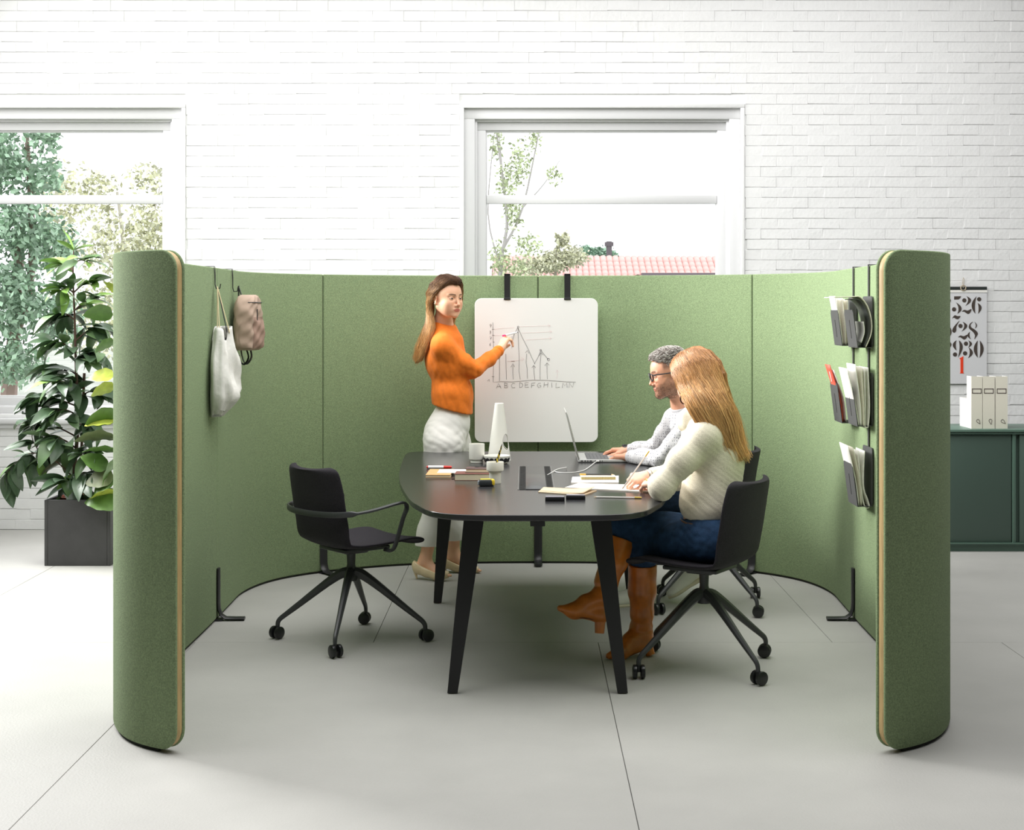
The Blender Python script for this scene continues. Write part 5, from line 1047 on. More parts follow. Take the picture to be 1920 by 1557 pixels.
def hair(name, root, org, guides, n, r_cap, root_col, tip_col, seed, jit=.006, rs=.0012, K=16, wave=.0, cap_extra=None, h=.0045, mfade=.5, label=None, capcut=None, gvar=.35, topjit=1.0, disp_amp=.0018):
    """guides: list of rows (sheets) of guide curves, neighbours are interpolated; a solid under-volume carries the strands"""
    r = np.random.default_rng(seed); S_ = SDF(); tt = np.linspace(0, 1, 9)
    for row in guides:
        fine = [np.array(row[i], float)*(1-q/4)+np.array(row[i+1], float)*q/4 for i in range(len(row)-1) for q in range(4)]+[np.array(row[-1], float)]
        for g_ in fine:
            p = bez(g_, tt)
            for a, b, t0 in zip(p[:-1], p[1:], tt): S_.cone(a, b, r_cap*(1-.45*t0), r_cap*(1-.45*t0-.05), .014)
    if cap_extra: cap_extra(S_)
    V_, Q_ = S_.mesh(h, disp=lambda P: disp_amp*np.sin(P[:, 0]*420+P[:, 2]*60+2*np.sin(P[:, 2]*25))*np.sin(P[:, 1]*350+P[:, 2]*40), cuts=[capcut] if capcut else ()); V_ = relax(V_, Q_, 1)
    zt_ = max(np.array(g_)[:, 2].max() for row in guides for g_ in row); zb_ = min(np.array(g_)[:, 2].min() for row in guides for g_ in row)
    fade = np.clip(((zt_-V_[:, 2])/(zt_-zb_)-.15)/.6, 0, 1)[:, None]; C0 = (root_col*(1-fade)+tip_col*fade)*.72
    cur = []; cl = []
    for _ in range(n):
        row = guides[r.integers(len(guides))]; x = r.random()*(len(row)-1); i = int(x); f = x-i; g_ = np.array(row[i])*(1-f)+np.array(row[min(i+1, len(row)-1)])*f
        t = np.linspace(0, r.uniform(.82, 1.03) if r.random() < .7 else r.uniform(.6, 1), K); t = np.clip(t, 0, 1.0); c = bez(g_, t)
        o_ = r.normal(0, 1, 3); o_ = o_/np.linalg.norm(o_)*r_cap*r.uniform(.85, 1.12); c = c+o_*(topjit*(1-t)+ (1-.3*t)*t)[:, None]+(r.normal(0, jit, 3)[None]*t[:, None])
        ph = r.uniform(0, 6.28, 3); c = c+wave*(t[:, None]**1.5)*np.sin(t[:, None]*r.uniform(5, 9)+ph); cur.append(c)
        v = 1+r.normal(0, gvar*.5); fd = np.clip((t-.2)/.6+r.normal(0, .15), 0, 1)[:, None]; cl.append(np.clip((root_col*(1-fd)+tip_col*fd)*v, .004, 1))
    cur = np.array(cur); D_, L_0, h_ = S_.grid; sh = cur.shape; P = cur.reshape(-1, 3); lim = np.array(D_.shape)-3; off_ = np.repeat(r.uniform(-.0004, .0022, n), K)
    def smp(P):
        x = np.clip((P-L_0)/h_, 1, lim); i = x.astype(int); f = x-i; v = 0
        for a in (0, 1):
            for b in (0, 1):
                for c in (0, 1): v = v+D_[i[:, 0]+a, i[:, 1]+b, i[:, 2]+c]*(f[:, 0] if a else 1-f[:, 0])*(f[:, 1] if b else 1-f[:, 1])*(f[:, 2] if c else 1-f[:, 2])
        return v
    for _ in range(3):
        d = smp(P); g_ = np.stack([smp(P+np.array(e)*h_)-smp(P-np.array(e)*h_) for e in np.eye(3)], 1); g_ /= np.linalg.norm(g_, axis=1, keepdims=True)+1e-9; tw = np.tile(np.linspace(1, .25, K)**.5, n)
        P = P+g_*(np.clip(off_-d, 0, .02)*.9)[:, None]-g_*(np.clip(d-off_, 0, .01)*.7*tw*(np.tile(np.linspace(1, 0, K), n) > .35))[:, None]
    cur = P.reshape(sh)
    Vs, Qs, Cs = strand_mesh(cur, rs, np.array(cl))
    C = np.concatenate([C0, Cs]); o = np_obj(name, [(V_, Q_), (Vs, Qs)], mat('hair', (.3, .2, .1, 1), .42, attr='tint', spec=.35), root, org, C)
    if label: o['label'] = label
    return o
a3 = lambda v: np.array(v, float)
# ================================================================== STANDING WOMAN
YW = 8.62
w1 = thing('person', 'standing woman in orange jumper, white trousers and beige heels writing on the whiteboard', 'person', (Xat(825, YW), YW, 0)); O1 = Vector(w1.location)
HR = frame3((math.cos(math.radians(46)), -math.sin(math.radians(46)), -.04)); HC = a3(W(837, 559, 8.56))
nb = a3(W(831, 606, 8.63)); shR = a3(W(829, 650, 8.48)); shL = a3(W(846, 648, 8.80)); elR = a3(W(889, 691, 8.56)); wrR = a3(W(938, 656, 8.80)); elL = a3(W(849, 728, 8.90)); wrL = a3(W(858, 790, 8.86))
hd = SDF(); TH = head_sdf(hd, HC, HR, False, nb, 1.0); hd.cone(nb, nb+a3((0, 0, -.05)), .056, .07, .03)
hipR = a3(W(833, 822, 8.56)); hipL = a3(W(848, 822, 8.74)); knR = a3(W(826, 920, 8.56)); knL = a3(W(846, 915, 8.76)); anR = a3(W(797, 1050, 8.56)); anL = a3(W(851, 1040, 8.78))
limb = SDF(); limb.ell((Xat(842, 8.64), 8.64, Zat(690, 8.64)), (.08, .12, .17)); limb.ell((Xat(844, 8.64), 8.64, Zat(808, 8.64)), (.09, .13, .11)); limb.cone(nb, a3((Xat(838, 8.64), 8.64, Zat(660, 8.64))), .045, .09, .05)
limb.chain([shR, elR, wrR], [.042, .034, .024]); limb.chain([shL, elL, wrL], [.042, .034, .024]); limb.chain([hipR, knR, anR], [.075, .052, .036]); limb.chain([hipL, knL, anL], [.075, .052, .036])
for an, toe in ((anR, a3(W(840, 1078, 8.50))), (anL, a3(W(896, 1069, 8.76)))):      # feet in heels
    heel = an+a3((-.035, 0, -.045)); ball = toe+a3((-.055, .0, .0)); limb.chain([an, heel], [.034, .026]); limb.chain([an+a3((.01, 0, -.02)), ball, toe+a3((-.01, 0, -.004))], [.032, .026, .016])
hR = SDF(); wd = (a3(W(952, 630, 8.87))-wrR); tips = hand_sdf(hR, wrR, wd, (-.6, -.6, .2), False, curl2=((.25, .75, .45), (.6, 1.0, .5), (.75, 1.1, .5), (.9, 1.1, .5)), spread=.05, thumb=(.35, .75, .5))
hL = SDF(); hand_sdf(hL, wrL, wrL-elL, (0, 1, 0), True, curl=(.3, .35, .35, .4))
hc = head_color(HC, HR, SKIN_W, a3(srgb(196, 96, 84)[:3]), a3(srgb(72, 48, 32)[:3]))
body_parts(w1, O1, hd, None, [hR, hL], limb, SKIN_W, hc); eyes(TH, HR, w1, O1, (1, -.15, -.02))
M_orange = mat('orange_knit', (.86, .20, .012, 1), .85, var=.05, vscale=60, bump=.12, bscale=320, sheen=.05)
def sweater1(S_, g=0):
    ck = a3((0, 0, 0))
    S_.ell((Xat(835, 8.64), 8.64, Zat(672, 8.64)), (.122+g, .178+g, .155+g), None, .05); S_.ell((Xat(847, 8.64), 8.64, Zat(735, 8.64)), (.112+g, .15+g, .14+g), None, .06)
    S_.ell((Xat(853, 8.60), 8.60, Zat(690, 8.6)), (.085+g, .12+g, .08+g), None, .05)
    S_.cone((Xat(849, 8.64), 8.60, Zat(742, 8.64)), (Xat(848, 8.64), 8.60, Zat(790, 8.64)), .108+g, .114+g, .05); S_.cone((Xat(850, 8.64), 8.70, Zat(742, 8.64)), (Xat(850, 8.64), 8.70, Zat(790, 8.64)), .106+g, .112+g, .05)
    S_.cone(nb+a3((0, 0, .012)), nb+a3((.01, .0, -.09)), .050+g, .10+g, .05)
    S_.chain([shR, shR*.35+elR*.65+a3((0, -.008, -.012)), elR+a3((0, 0, -.008)), elR*.45+wrR*.55+a3((0, 0, -.008)), wrR], [.056+g, .050+g, .045+g, .039+g, .030+g], .03); S_.chain([shL, elL, wrL], [.06+g, .05+g, .034+g], .03)
    S_.cone(nb+a3((0, -.03, -.045)), shR+a3((0, 0, .0)), .05+g, .052+g, .06); S_.cone(nb+a3((0, .03, -.045)), shL, .05+g, .052+g, .06)
sw = SDF(); sweater1(sw); hemz = Zat(768, 8.6)
nd = a3((.26, -.16, .95)); nd = nd/np.linalg.norm(nd)
wdir = (wrR-elR)/np.linalg.norm(wrR-elR); wdl = (wrL-elL)/np.linalg.norm(wrL-elL); near = lambda P, c, r: np.linalg.norm(P-c, axis=1) < r
ff = folds(.0060, (50, 50, 70), 3, [(elR, .12, 1.1), (a3((Xat(842, 8.6), 8.55, Zat(745, 8.6))), .15, .8), (shR+a3((.02, 0, -.1)), .1, .7)])
cuts1 = [lambda P: np.where(P[:, 2] < hemz+.08, hemz+.055*(Xat(846, 8.6)-P[:, 0])/.1*.5-P[:, 2], -1), lambda P: np.where(near(P, nb, .12), (P-nb) @ nd-.006, -1), lambda P: np.where(near(P, wrR, .09), (P-wrR) @ wdir+.008, -1), lambda P: np.where(near(P, wrL, .09), (P-wrL) @ wdl+.0, -1)]
V_, Q_ = sw.mesh(.0065, disp=ff, cuts=cuts1); V_ = relax(V_, Q_, 1, .4); swo = np_obj('jumper', [(V_, Q_)], M_orange, w1, O1)
def ring(c, axis, r, tr, name, m, parent, org, flat=(1, 1), n=40, sq=1.0):
    ax = Vector(axis).normalized(); u = ax.orthogonal().normalized(); v = ax.cross(u); mb = MB()
    mb.tube([Vector(c)-Vector(org)+u*(r*math.cos(2*math.pi*i/n))+v*(r*sq*math.sin(2*math.pi*i/n)) for i in range(n)], tr, 8, closed=True, flat=flat, up=tuple(ax)); return mb.build(name, m, parent, smooth=180)
ring(wrR-wdir*.026, wdir, .0285, .0075, 'cuff', M_orange, w1, O1, (2.6, .9)); ring(nb+nd*.004+a3((.002, 0, 0)), nd, .057, .0055, 'neckband', M_orange, w1, O1, (1.6, .9))
M_wht = mat('white_cotton', (.80, .78, .74, 1), .85, bump=.06, bscale=300)
tr = SDF(); tr.ell((Xat(846, 8.64), 8.64, Zat(792, 8.64)), (.112, .150, .15), None, .05); tr.ell((Xat(822, 8.64), 8.64, Zat(812, 8.64)), (.085, .15, .10), None, .05)
tr.chain([hipR+a3((.004, .02, .05)), hipR+a3((0, 0, -.03)), hipR*.5+knR*.5+a3((-.012, 0, 0)), knR, knR*.4+anR*.6, anR+a3((.004, 0, .055))], [.080, .106, .094, .078, .073, .070], .05)
tr.chain([hipL+a3((.004, -.02, .05)), hipL+a3((0, 0, -.03)), hipL*.5+knL*.5, knL, knL*.4+anL*.6, anL+a3((0, 0, .055))], [.080, .104, .09, .076, .070, .068], .04)
hz = Zat(1021, 8.6); ftr = folds(.0040, (50, 50, 90), 8, [(hipR+a3((-.05, 0, -.10)), .16, 1.2), (hipR+a3((.06, -.02, -.06)), .14, .8), (knR, .12, .5)])
V_, Q_ = tr.mesh(.007, disp=ftr, cuts=[lambda P: np.where(P[:, 2] < hz+.05, hz-P[:, 2]+.10*np.clip((P[:, 0]-(anR[0])), 0, .1)*0, -1), lambda P: P[:, 2]-Zat(750, 8.6)]); V_ = relax(V_, Q_, 1, .4); np_obj('trousers', [(V_, Q_)], M_wht, w1, O1)
M_nude = mat('beige_patent', (.74, .60, .38, 1), .3)
for an, toe, gr in ((anR, a3(W(840, 1078, 8.50)), 0), (anL, a3(W(896, 1069, 8.76)), 0)):
    s_ = SDF(); heel = an+a3((-.033, 0, -.048)); ball = toe+a3((-.058, 0, .0)); tz = .006
    s_.chain([heel+a3((-.004, 0, .004)), heel*.6+ball*.4+a3((0, 0, -.005)), ball, toe], [.036, .030, .034, .020], .02); s_.cone(heel+a3((-.012, 0, .02)), heel, .030, .034, .02)
    mid = heel*.5+ball*.5
    V_, Q_ = s_.mesh(.004, cuts=[lambda P, b=ball, h=heel: np.where(P[:, 0] < b[0]+.02, P[:, 2]-(h[2]+.045+(b[2]+.004-h[2]-.045)*np.clip((P[:, 0]-h[0]+.03)/(b[0]+.02-h[0]+.03), 0, 1)**.7), -1), lambda P, t=toe: np.where(P[:, 0] > t[0]+.004, (P[:, 0]-t[0]-.004), -1), lambda P: .0035-P[:, 2]])
    o = np_obj('high_heel_shoe', [(V_, Q_)], M_nude, w1, O1); hb_ = Vector(heel)-O1; MB().tube([hb_+Vector((-.022, 0, -.012)), hb_+Vector((-.020, 0, -.04)), Vector((hb_.x-.014, hb_.y, .002))], [.017, .008, .0048], 10).build('heel', M_nude, o)
    mb = MB()
    for k in range(5): mb.tube([Vector(toe)-O1+Vector((.0, (k-2)*.0095, .0)), Vector(toe)-O1+Vector((.022-abs(k-1)*.004, (k-2)*.0105, -.004))], [.0075, .0055], 8)
    t_ = mb.build('toes', mat('skin_plain', tuple(SKIN_W)+(1,), .5), o, smooth=180)
# hair: centre parting, tucked behind the right ear, falling down the back
hp = lambda x, y, z: list(TH(x, y, z))
Wp_ = lambda px, py, Y: list(W(px, py, Y))
sideR = [[hp(.088, -.002, .094), hp(.070, -.040, .098), hp(.030, -.072, .060), hp(-.020, -.088, .005), hp(-.060, -.078, -.060), Wp_(811, 612, 8.52), Wp_(800, 645, 8.52), Wp_(790, 673, 8.56)],
         [hp(.060, -.002, .114), hp(.035, -.045, .110), hp(-.010, -.080, .060), hp(-.055, -.085, .000), hp(-.085, -.065, -.070), Wp_(806, 618, 8.54), Wp_(796, 650, 8.54), Wp_(786, 676, 8.58)],
         [hp(.020, -.002, .124), hp(-.010, -.045, .118), hp(-.060, -.075, .060), hp(-.100, -.055, .000), hp(-.110, -.030, -.080), Wp_(800, 622, 8.57), Wp_(790, 655, 8.58), Wp_(780, 680, 8.61)],
         [hp(-.020, 0, .125), hp(-.060, -.02, .108), hp(-.100, -.03, .060), hp(-.122, -.02, .0), hp(-.118, 0, -.080), Wp_(797, 620, 8.64), Wp_(784, 650, 8.65), Wp_(778, 672, 8.66)]]
sideL = [[hp(.088, .002, .094), hp(.074, .038, .096), hp(.048, .072, .050), hp(.030, .085, -.010), hp(.0, .085, -.070), hp(-.02, .07, -.13), hp(-.04, .07, -.20)], [hp(.060, .002, .114), hp(.035, .045, .110), hp(-.0, .084, .050), hp(-.03, .090, -.010), hp(-.04, .08, -.080), hp(-.05, .06, -.15), hp(-.06, .06, -.24)],
         [hp(.0, .002, .125), hp(-.03, .050, .108), hp(-.07, .070, .050), hp(-.09, .06, -.010), hp(-.10, .04, -.080), hp(-.11, .03, -.15), hp(-.12, .03, -.26)]]
hair('hair', w1, O1, [sideR, sideL], 5200, .0095, a3(srgb(92, 64, 44)[:3]), a3(srgb(214, 168, 112)[:3]), 5, jit=.007, wave=.004, rs=.0010)
ear = TH(-.006, -.084, -.034); MB().lathe([(0, -.003), (.003, 0), (0, .003)], Vector(ear)-O1, 10).build('earring', mat('pearl', (.8, .75, .65, 1), .2), w1)
# marker in her hand
ma = a3(W(943, 630, 8.86)); mbp = Vector((Xat(972, 9.012), 9.012, Zat(623, 9.012))); mk = thing('marker_pen', 'thin marker with a pink end held by the standing woman against the board', 'marker', ma); mv = mbp-Vector(ma)
MB().tube([Vector(), mv*.14], .0058, 10).build('pink_end', mat('pink_cap', (.80, .05, .22, 1), .4), mk); MB().tube([mv*.14, mv*.88], .0055, 10).build('barrel', M_wp, mk); MB().tube([mv*.88, mv*.985], [.004, .0015], 8).build('tip', M_black, mk)
# ================================================================== SEATED MAN
mn = thing('person', 'bearded grey-haired man in glasses and speckled pullover typing on the laptop', 'person', (.95, 7.78, 0)); O2 = Vector(mn.location)
pit = math.radians(12); HR2 = frame3((-math.cos(pit)*math.cos(math.radians(4)), -math.sin(math.radians(4)), -math.sin(pit))); HC2 = a3(W(1257, 699, 7.75)); sM = 1.04
nb2 = a3(W(1283, 762, 7.80)); sL2 = a3(W(1300, 792, 7.62)); sR2 = a3(W(1268, 788, 8.00)); eL2 = a3(W(1241, 862, 7.67)); wL2 = a3(W(1181, 857, 7.885)); eR2 = a3(W(1232, 843, 8.12)); wR2 = a3(W(1178, 845, 8.16))
hd = SDF(); TM = head_sdf(hd, HC2, HR2, True, nb2, sM); hd.cone(nb2, nb2+a3((0.02, 0, -.05)), .064, .08, .03)
hpL = a3((1.02, 7.70, .575)); hpR = a3((1.02, 7.92, .575)); kL2 = a3((.63, 7.82, .53)); kR2 = a3((.60, 8.02, .53)); aL2 = a3((.865, 7.86, .215)); aR2 = a3((.60, 7.80, .115))
limb = SDF(); limb.ell((.93, 7.82, .88), (.12, .17, .19)); limb.ell((1.0, 7.81, .64), (.12, .15, .13)); limb.cone((.96, 7.81, .8), (1.0, 7.81, .65), .11, .12, .05)
limb.chain([sL2, eL2, wL2], [.048, .038, .028]); limb.chain([sR2, eR2, wR2], [.048, .038, .028]); limb.chain([hpL, kL2, aL2], [.08, .055, .036]); limb.chain([hpR, kR2, aR2], [.08, .055, .036])
hL2 = SDF(); hand_sdf(hL2, wL2, a3(W(1135, 858, 7.98))-wL2, (.30, -.15, 1), True, curl2=((.35, .45, .35), (.35, .5, .35), (.35, .5, .35), (.35, .45, .35)), spread=.15, thumb=(.5, .35, .4), s=1.02)
hR2 = SDF(); hand_sdf(hR2, wR2, a3(W(1135, 846, 8.18))-wR2, (.30, .15, 1), False, curl2=((.35, .45, .35), (.35, .5, .35), (.35, .5, .35), (.35, .45, .35)), spread=.15, thumb=(.5, .35, .4), s=1.02)
brow2 = a3(srgb(78, 58, 48)[:3])
hc2 = head_color(HC2, HR2, SKIN_M, a3(srgb(190, 110, 96)[:3]), brow2, beard=a3(srgb(138, 102, 84)[:3]), s=sM, hairline=lambda q: np.clip((q[:, 2]-.018-.10*np.clip(q[:, 0]-.035, 0, 1)*9*.1)/.02, 0, 1)*np.clip((.050-q[:, 0])/.012+np.clip((q[:, 2]-.075)/.02, 0, 1)*1.2, 0, 1)*.9)
body_parts(mn, O2, hd, None, [hL2, hR2], limb, SKIN_M, hc2); eyes(TM, HR2, mn, O2, (1, 0, -.35), sM)
# pullover
M_fleck = bpy.data.materials.new('flecked_knit'); M_fleck.use_nodes = True; nt = M_fleck.node_tree; b = nt.nodes['Principled BSDF']; b.inputs['Roughness'].default_value = .9; b.inputs['Specular IOR Level'].default_value = .15
tc = nt.nodes.new('ShaderNodeTexCoord'); mp = nt.nodes.new('ShaderNodeMapping'); mp.inputs['Scale'].default_value = (1.25, 1.25, .8); vo = nt.nodes.new('ShaderNodeTexVoronoi'); vo.inputs['Scale'].default_value = 84; vo.inputs['Randomness'].default_value = .35
lt_ = nt.nodes.new('ShaderNodeMath'); lt_.operation = 'LESS_THAN'; lt_.inputs[1].default_value = .25; mx = nt.nodes.new('ShaderNodeMix'); mx.data_type = 'RGBA'; mx.inputs[6].default_value = srgb(200, 199, 200); mx.inputs[7].default_value = srgb(92, 92, 108)
nt.links.new(tc.outputs['Object'], mp.inputs[0]); nt.links.new(mp.outputs[0], vo.inputs['Vector']); nt.links.new(vo.outputs['Distance'], lt_.inputs[0]); nt.links.new(lt_.outputs[0], mx.inputs[0]); nt.links.new(mx.outputs[2], b.inputs['Base Color'])
n2 = nt.nodes.new('ShaderNodeTexNoise'); n2.inputs['Scale'].default_value = 240; bpn = nt.nodes.new('ShaderNodeBump'); bpn.inputs['Strength'].default_value = .3; bpn.inputs['Distance'].default_value = .01; nt.links.new(n2.outputs['Fac'], bpn.inputs['Height']); nt.links.new(bpn.outputs[0], b.inputs['Normal'])
sw = SDF(); sw.ell((.915, 7.82, .92), (.135, .20, .17), None, .05); sw.ell((.96, 7.82, .76), (.14, .18, .17), None, .06); sw.ell((1.0, 7.81, .64), (.14, .18, .10), None, .06)
sw.cone(nb2+a3((0, 0, .0)), nb2+a3((.03, 0, -.06)), .068, .11, .04); sw.cone(nb2+a3((.01, -.05, -.03)), sL2, .055, .066, .03); sw.cone(nb2+a3((.01, .05, -.03)), sR2, .055, .066, .03)
sw.chain([sL2, sL2*.45+eL2*.55+a3((.01, -.01, -.005)), eL2, eL2*.4+wL2*.6, wL2], [.070, .062, .052, .046, .036], .03); sw.chain([sR2, sR2*.5+eR2*.5, eR2, eR2*.4+wR2*.6, wR2], [.068, .060, .052, .044, .034], .03)
nd2 = HC2-nb2; nd2 /= np.linalg.norm(nd2); wl = (wL2-eL2)/np.linalg.norm(wL2-eL2); wr = (wR2-eR2)/np.linalg.norm(wR2-eR2)
ff = folds(.0085, (55, 55, 70), 13, [(eL2, .12, 1.2), (eR2, .12, 1.2), (a3((.83, 7.7, .95)), .15, .8)])
cutsM = [lambda P: .585-P[:, 2], lambda P: np.where(near(P, nb2, .13), (P-nb2) @ nd2-.004, -1), lambda P: np.where(near(P, wL2, .09), (P-wL2) @ wl+.0, -1), lambda P: np.where(near(P, wR2, .09), (P-wR2) @ wr+.0, -1), lambda P: np.where(near(P, (eL2+wL2)/2, .25)|near(P, (eR2+wR2)/2, .25), np.where(P[:, 0] < .83, TZ+.002-P[:, 2], -1), -1)]
V_, Q_ = sw.mesh(.0065, disp=ff, cuts=cutsM); V_ = relax(V_, Q_, 1, .4); np_obj('pullover', [(V_, Q_)], M_fleck, mn, O2)
M_rib = mat('grey_rib', srgb(208, 208, 212), .9, bump=.3, bscale=200)
ring(wL2-wl*.016, wl, .031, .008, 'cuff', M_rib, mn, O2, (2.4, .8)); ring(wR2-wr*.016, wr, .030, .008, 'cuff', M_rib, mn, O2, (2.4, .8)); ring(nb2+nd2*.006, nd2, .069, .008, 'neckband', M_rib, mn, O2, (1.5, .8))
ring(wR2+wr*.016, wr, .0275, .006, 'watch_strap', M_black, mn, O2, (2.2, .8)); ob = MB(); ob.lathe([(0, -.004), (.014, -.004), (.016, 0), (.014, .005), (0, .006)], Vector(wR2+wr*.016)-O2+Vector((-.004, -.002, .029)), 20); ob.build('watch_case', M_black, mn)
M_jean = mat('dark_denim', (.016, .030, .060, 1), .85, var=.25, vscale=60, bump=.3, bscale=350, spec=.2)
tr = SDF(); tr.ell((1.02, 7.81, .58), (.14, .175, .10), None, .04); tr.chain([hpL, kL2, aL2+a3((0, 0, .04))], [.095, .070, .055], .04); tr.chain([hpR, kR2, aR2+a3((0, 0, .04))], [.095, .070, .055], .04)
V_, Q_ = tr.mesh(.009, disp=folds(.006, (25, 25, 25), 5, [(kL2, .12, 1)]), cuts=[lambda P: .482-P[:, 2]+np.where(P[:, 0] < .80, -1, 0)]); np_obj('jeans', [(V_, Q_)], M_jean, mn, O2)
M_snk = mat('white_sneaker', (.76, .75, .70, 1), .6); M_sole = mat('cream_sole', (.66, .60, .46, 1), .7); M_grn = mat('green_tab', (.02, .36, .10, 1), .5); M_sock = mat('navy_sock', (.015, .02, .05, 1), .9)
def sneaker(ankle, d, up, side):
    d = Vector(d).normalized(); u = Vector(up); u = (u-d*u.dot(d)).normalized(); l = u.cross(d); A = Vector(ankle)-u*.07; X = lambda x, y, z: np.array(A+d*x+l*y+u*z); R = np.array([d, l, u]).T; s_ = SDF()
    s_.ell(X(-.03, 0, .005), (.050, .038, .045), R, .03); s_.ell(X(.06, 0, -.012), (.085, .040, .034), R, .03); s_.ell(X(.135, .0, -.020), (.050, .042, .026), R, .03); s_.cone(X(-.02, 0, .02), X(-.02, 0, .06), .038, .036, .02); s_.cone(X(0, 0, .03), X(.10, 0, -.002), .032, .030, .03)
    V_, Q_ = s_.mesh(.0045, cuts=[lambda P: -((P-X(0, 0, -.030)) @ np.array(u)), lambda P: (P-X(-.02, 0, .055)) @ np.array(u)]); o = np_obj('sneaker', [(V_, Q_)], M_snk, mn, O2)
    s2 = SDF(); s2.ell(X(-.02, 0, -.036), (.062, .040, .016), R, .01); s2.ell(X(.06, 0, -.036), (.09, .040, .014), R, .02); s2.ell(X(.13, 0, -.036), (.058, .044, .014), R, .02); V_, Q_ = s2.mesh(.0045, cuts=[lambda P: -((P-X(0, 0, -.050)) @ np.array(u))]); np_obj('sole', [(V_, Q_)], M_sole, o, O2)
    mb = MB()
    for k in range(6): x = .045+k*.014; z = .028-k*.0055; mb.tube([A-O2+d*x+l*y+u*(z-.6*y*y*8) for y in (-.022, -.01, .0, .01, .022)], .0032, 5)
    mb.build('laces', M_snk, o); MB().tube([A-O2+d*-.055+l*y+u*z for y, z in ((-.022, .045), (0, .052), (.022, .045))], .011, 6, flat=(1.4, .6)).build('heel_tab', M_grn, o)
    MB().tube([A-O2+d*-.03+l*side*-.036+u*.01, A-O2+d*.0+l*side*-.038+u*.048], .008, 5, flat=(1, .3)).build('side_stripe', M_grn, o)
    MB().tube([A-O2+d*-.015+u*.03, A-O2+d*-.012+u*.10], .038, 14).build('sock', M_sock, o)
sneaker(aL2, (-.84, .06, -.54), (-.40, 0, .84), -1); sneaker(aR2, (-1, -.2, -.02), (0, 0, 1), -1)
# short grey hair, glasses, stubble
gcol = [a3(srgb(96, 82, 76)[:3]), a3(srgb(240, 236, 230)[:3]), a3(srgb(180, 170, 164)[:3])]
rs_ = np.random.default_rng(31); N = 7000; th = rs_.uniform(0, 2*math.pi, N); ph = np.arccos(rs_.uniform(-.15, 1, N)); dirs = np.stack([np.sin(ph)*np.cos(th), np.sin(ph)*np.sin(th), np.cos(ph)], 1)
loc_ = dirs*np.array([.101, .078, .085])+np.array([-.012, 0, .036]); x, y, z = loc_.T
keep = ((z > .070-.15*np.clip(.075-x, 0, 1)-.9*np.clip(.035-x, 0, .06)) & (z > -.045) & ~((x > .062) & (z < .078)) & ~((x > -.035) & (x < .02) & (z < .022) & (np.abs(y) > .05)) & ~((x > .02) & (z < .045)))
loc_ = loc_[keep]; dirs = dirs[keep]; N = len(loc_); x, y, z = loc_.T
topw = np.clip((z-.055)/.045, 0, 1); Lh = .006+.026*topw+.010*topw*np.clip((x-.03)/.05, 0, 1); comb = np.stack([.55+.0*x, rs_.normal(0, .25, N)+y*2, .0*x], 1); comb[:, 2] = -.25*(1-topw)
K = 5; cur = []
for k in range(K):
    t = k/(K-1); d = dirs*(1-.55*t*topw[:, None])+comb*(t*.9)[()] if False else dirs*(.9-.5*t)+comb*(.35+.6*t)*1.0; d = d/np.linalg.norm(d, axis=1, keepdims=True); cur.append(loc_+d*(Lh*t)[:, None]-dirs*.002)
cur = np.stack(cur, 1); cur = HC2+(cur*sM) @ HR2.T; cc = np.array([gcol[i] for i in rs_.choice(3, N, p=[.28, .42, .30])]); cl = np.repeat(cc[:, None], K, 1)
Vs, Qs, Cs = strand_mesh(cur, .00125, cl, .6)
cap = SDF(); cap.ell(TM(-.014, 0, .038), a3((.1005, .0775, .0855))*sM, HR2, .01)
def cc_(P): q = ((P-HC2) @ HR2)/sM; x, y, z = q.T; return -(np.minimum.reduce([z-(.070-.15*np.clip(.075-x, 0, 1)-.9*np.clip(.035-x, 0, .06)), z+.045, np.where((x > .02) & (z < .05), -.01, .02), .068-x+np.clip((z-.075)*2, 0, .05), np.where((x > -.032) & (x < .022) & (z < .022), -.01, .02)]))*.8
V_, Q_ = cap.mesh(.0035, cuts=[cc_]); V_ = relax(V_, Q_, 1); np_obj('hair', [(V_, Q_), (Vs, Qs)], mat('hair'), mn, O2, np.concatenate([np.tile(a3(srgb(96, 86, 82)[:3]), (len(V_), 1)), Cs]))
rs_ = np.random.default_rng(33); bl = []; bd = []      # stubble rooted on the jaw
pts_ = []
for _ in range(5200):
    u = rs_.uniform(-1, 1); sgn = 1 if u > 0 else -1; t = abs(u)
    pts_.append((t, sgn))
hv = hd.mesh(.006); Vh = hv[0]; q = ((Vh-HC2) @ HR2)/sM; x, y, z = q.T; bm = (z < -.038-.0*x) & (z > -.128) & (x > -.006) & ((z < -.055) | (x < .055)) & ~((np.abs(y) < .026) & (z > -.082) & (x > .085)) & ~((x > .06) & (np.abs(y) < .03) & (z > -.082) & (z < -.058)); bm |= (x > .088) & (z < -.047) & (z > -.058) & (np.abs(y) < .026)
rp = Vh[bm]; rp = rp[rs_.integers(len(rp), size=3000)]+rs_.normal(0, .0025, (3000, 3)); cen = HC2+HR2 @ a3((.0, 0, -.04)); dd = rp-cen; dd /= np.linalg.norm(dd, axis=1, keepdims=True); dd = dd*.6+rs_.normal(0, .25, dd.shape)+a3((0, 0, -.7)); dd /= np.linalg.norm(dd, axis=1, keepdims=True)
cur = np.stack([rp-dd*.001, rp+dd*.0012, rp+dd*.0026], 1); cl = np.repeat(np.array([(a3(srgb(86, 62, 50)[:3]), a3(srgb(150, 128, 114)[:3]))[i] for i in rs_.choice(2, len(rp), p=[.75, .25])])[:, None], 3, 1); Vs, Qs, Cs = strand_mesh(cur, .00045, cl, .6); np_obj('beard', [(Vs, Qs)], mat('hair'), mn, O2, Cs)
gl = MB(); tp = lambda x, y, z: Vector(TM(x, y, z))-O2
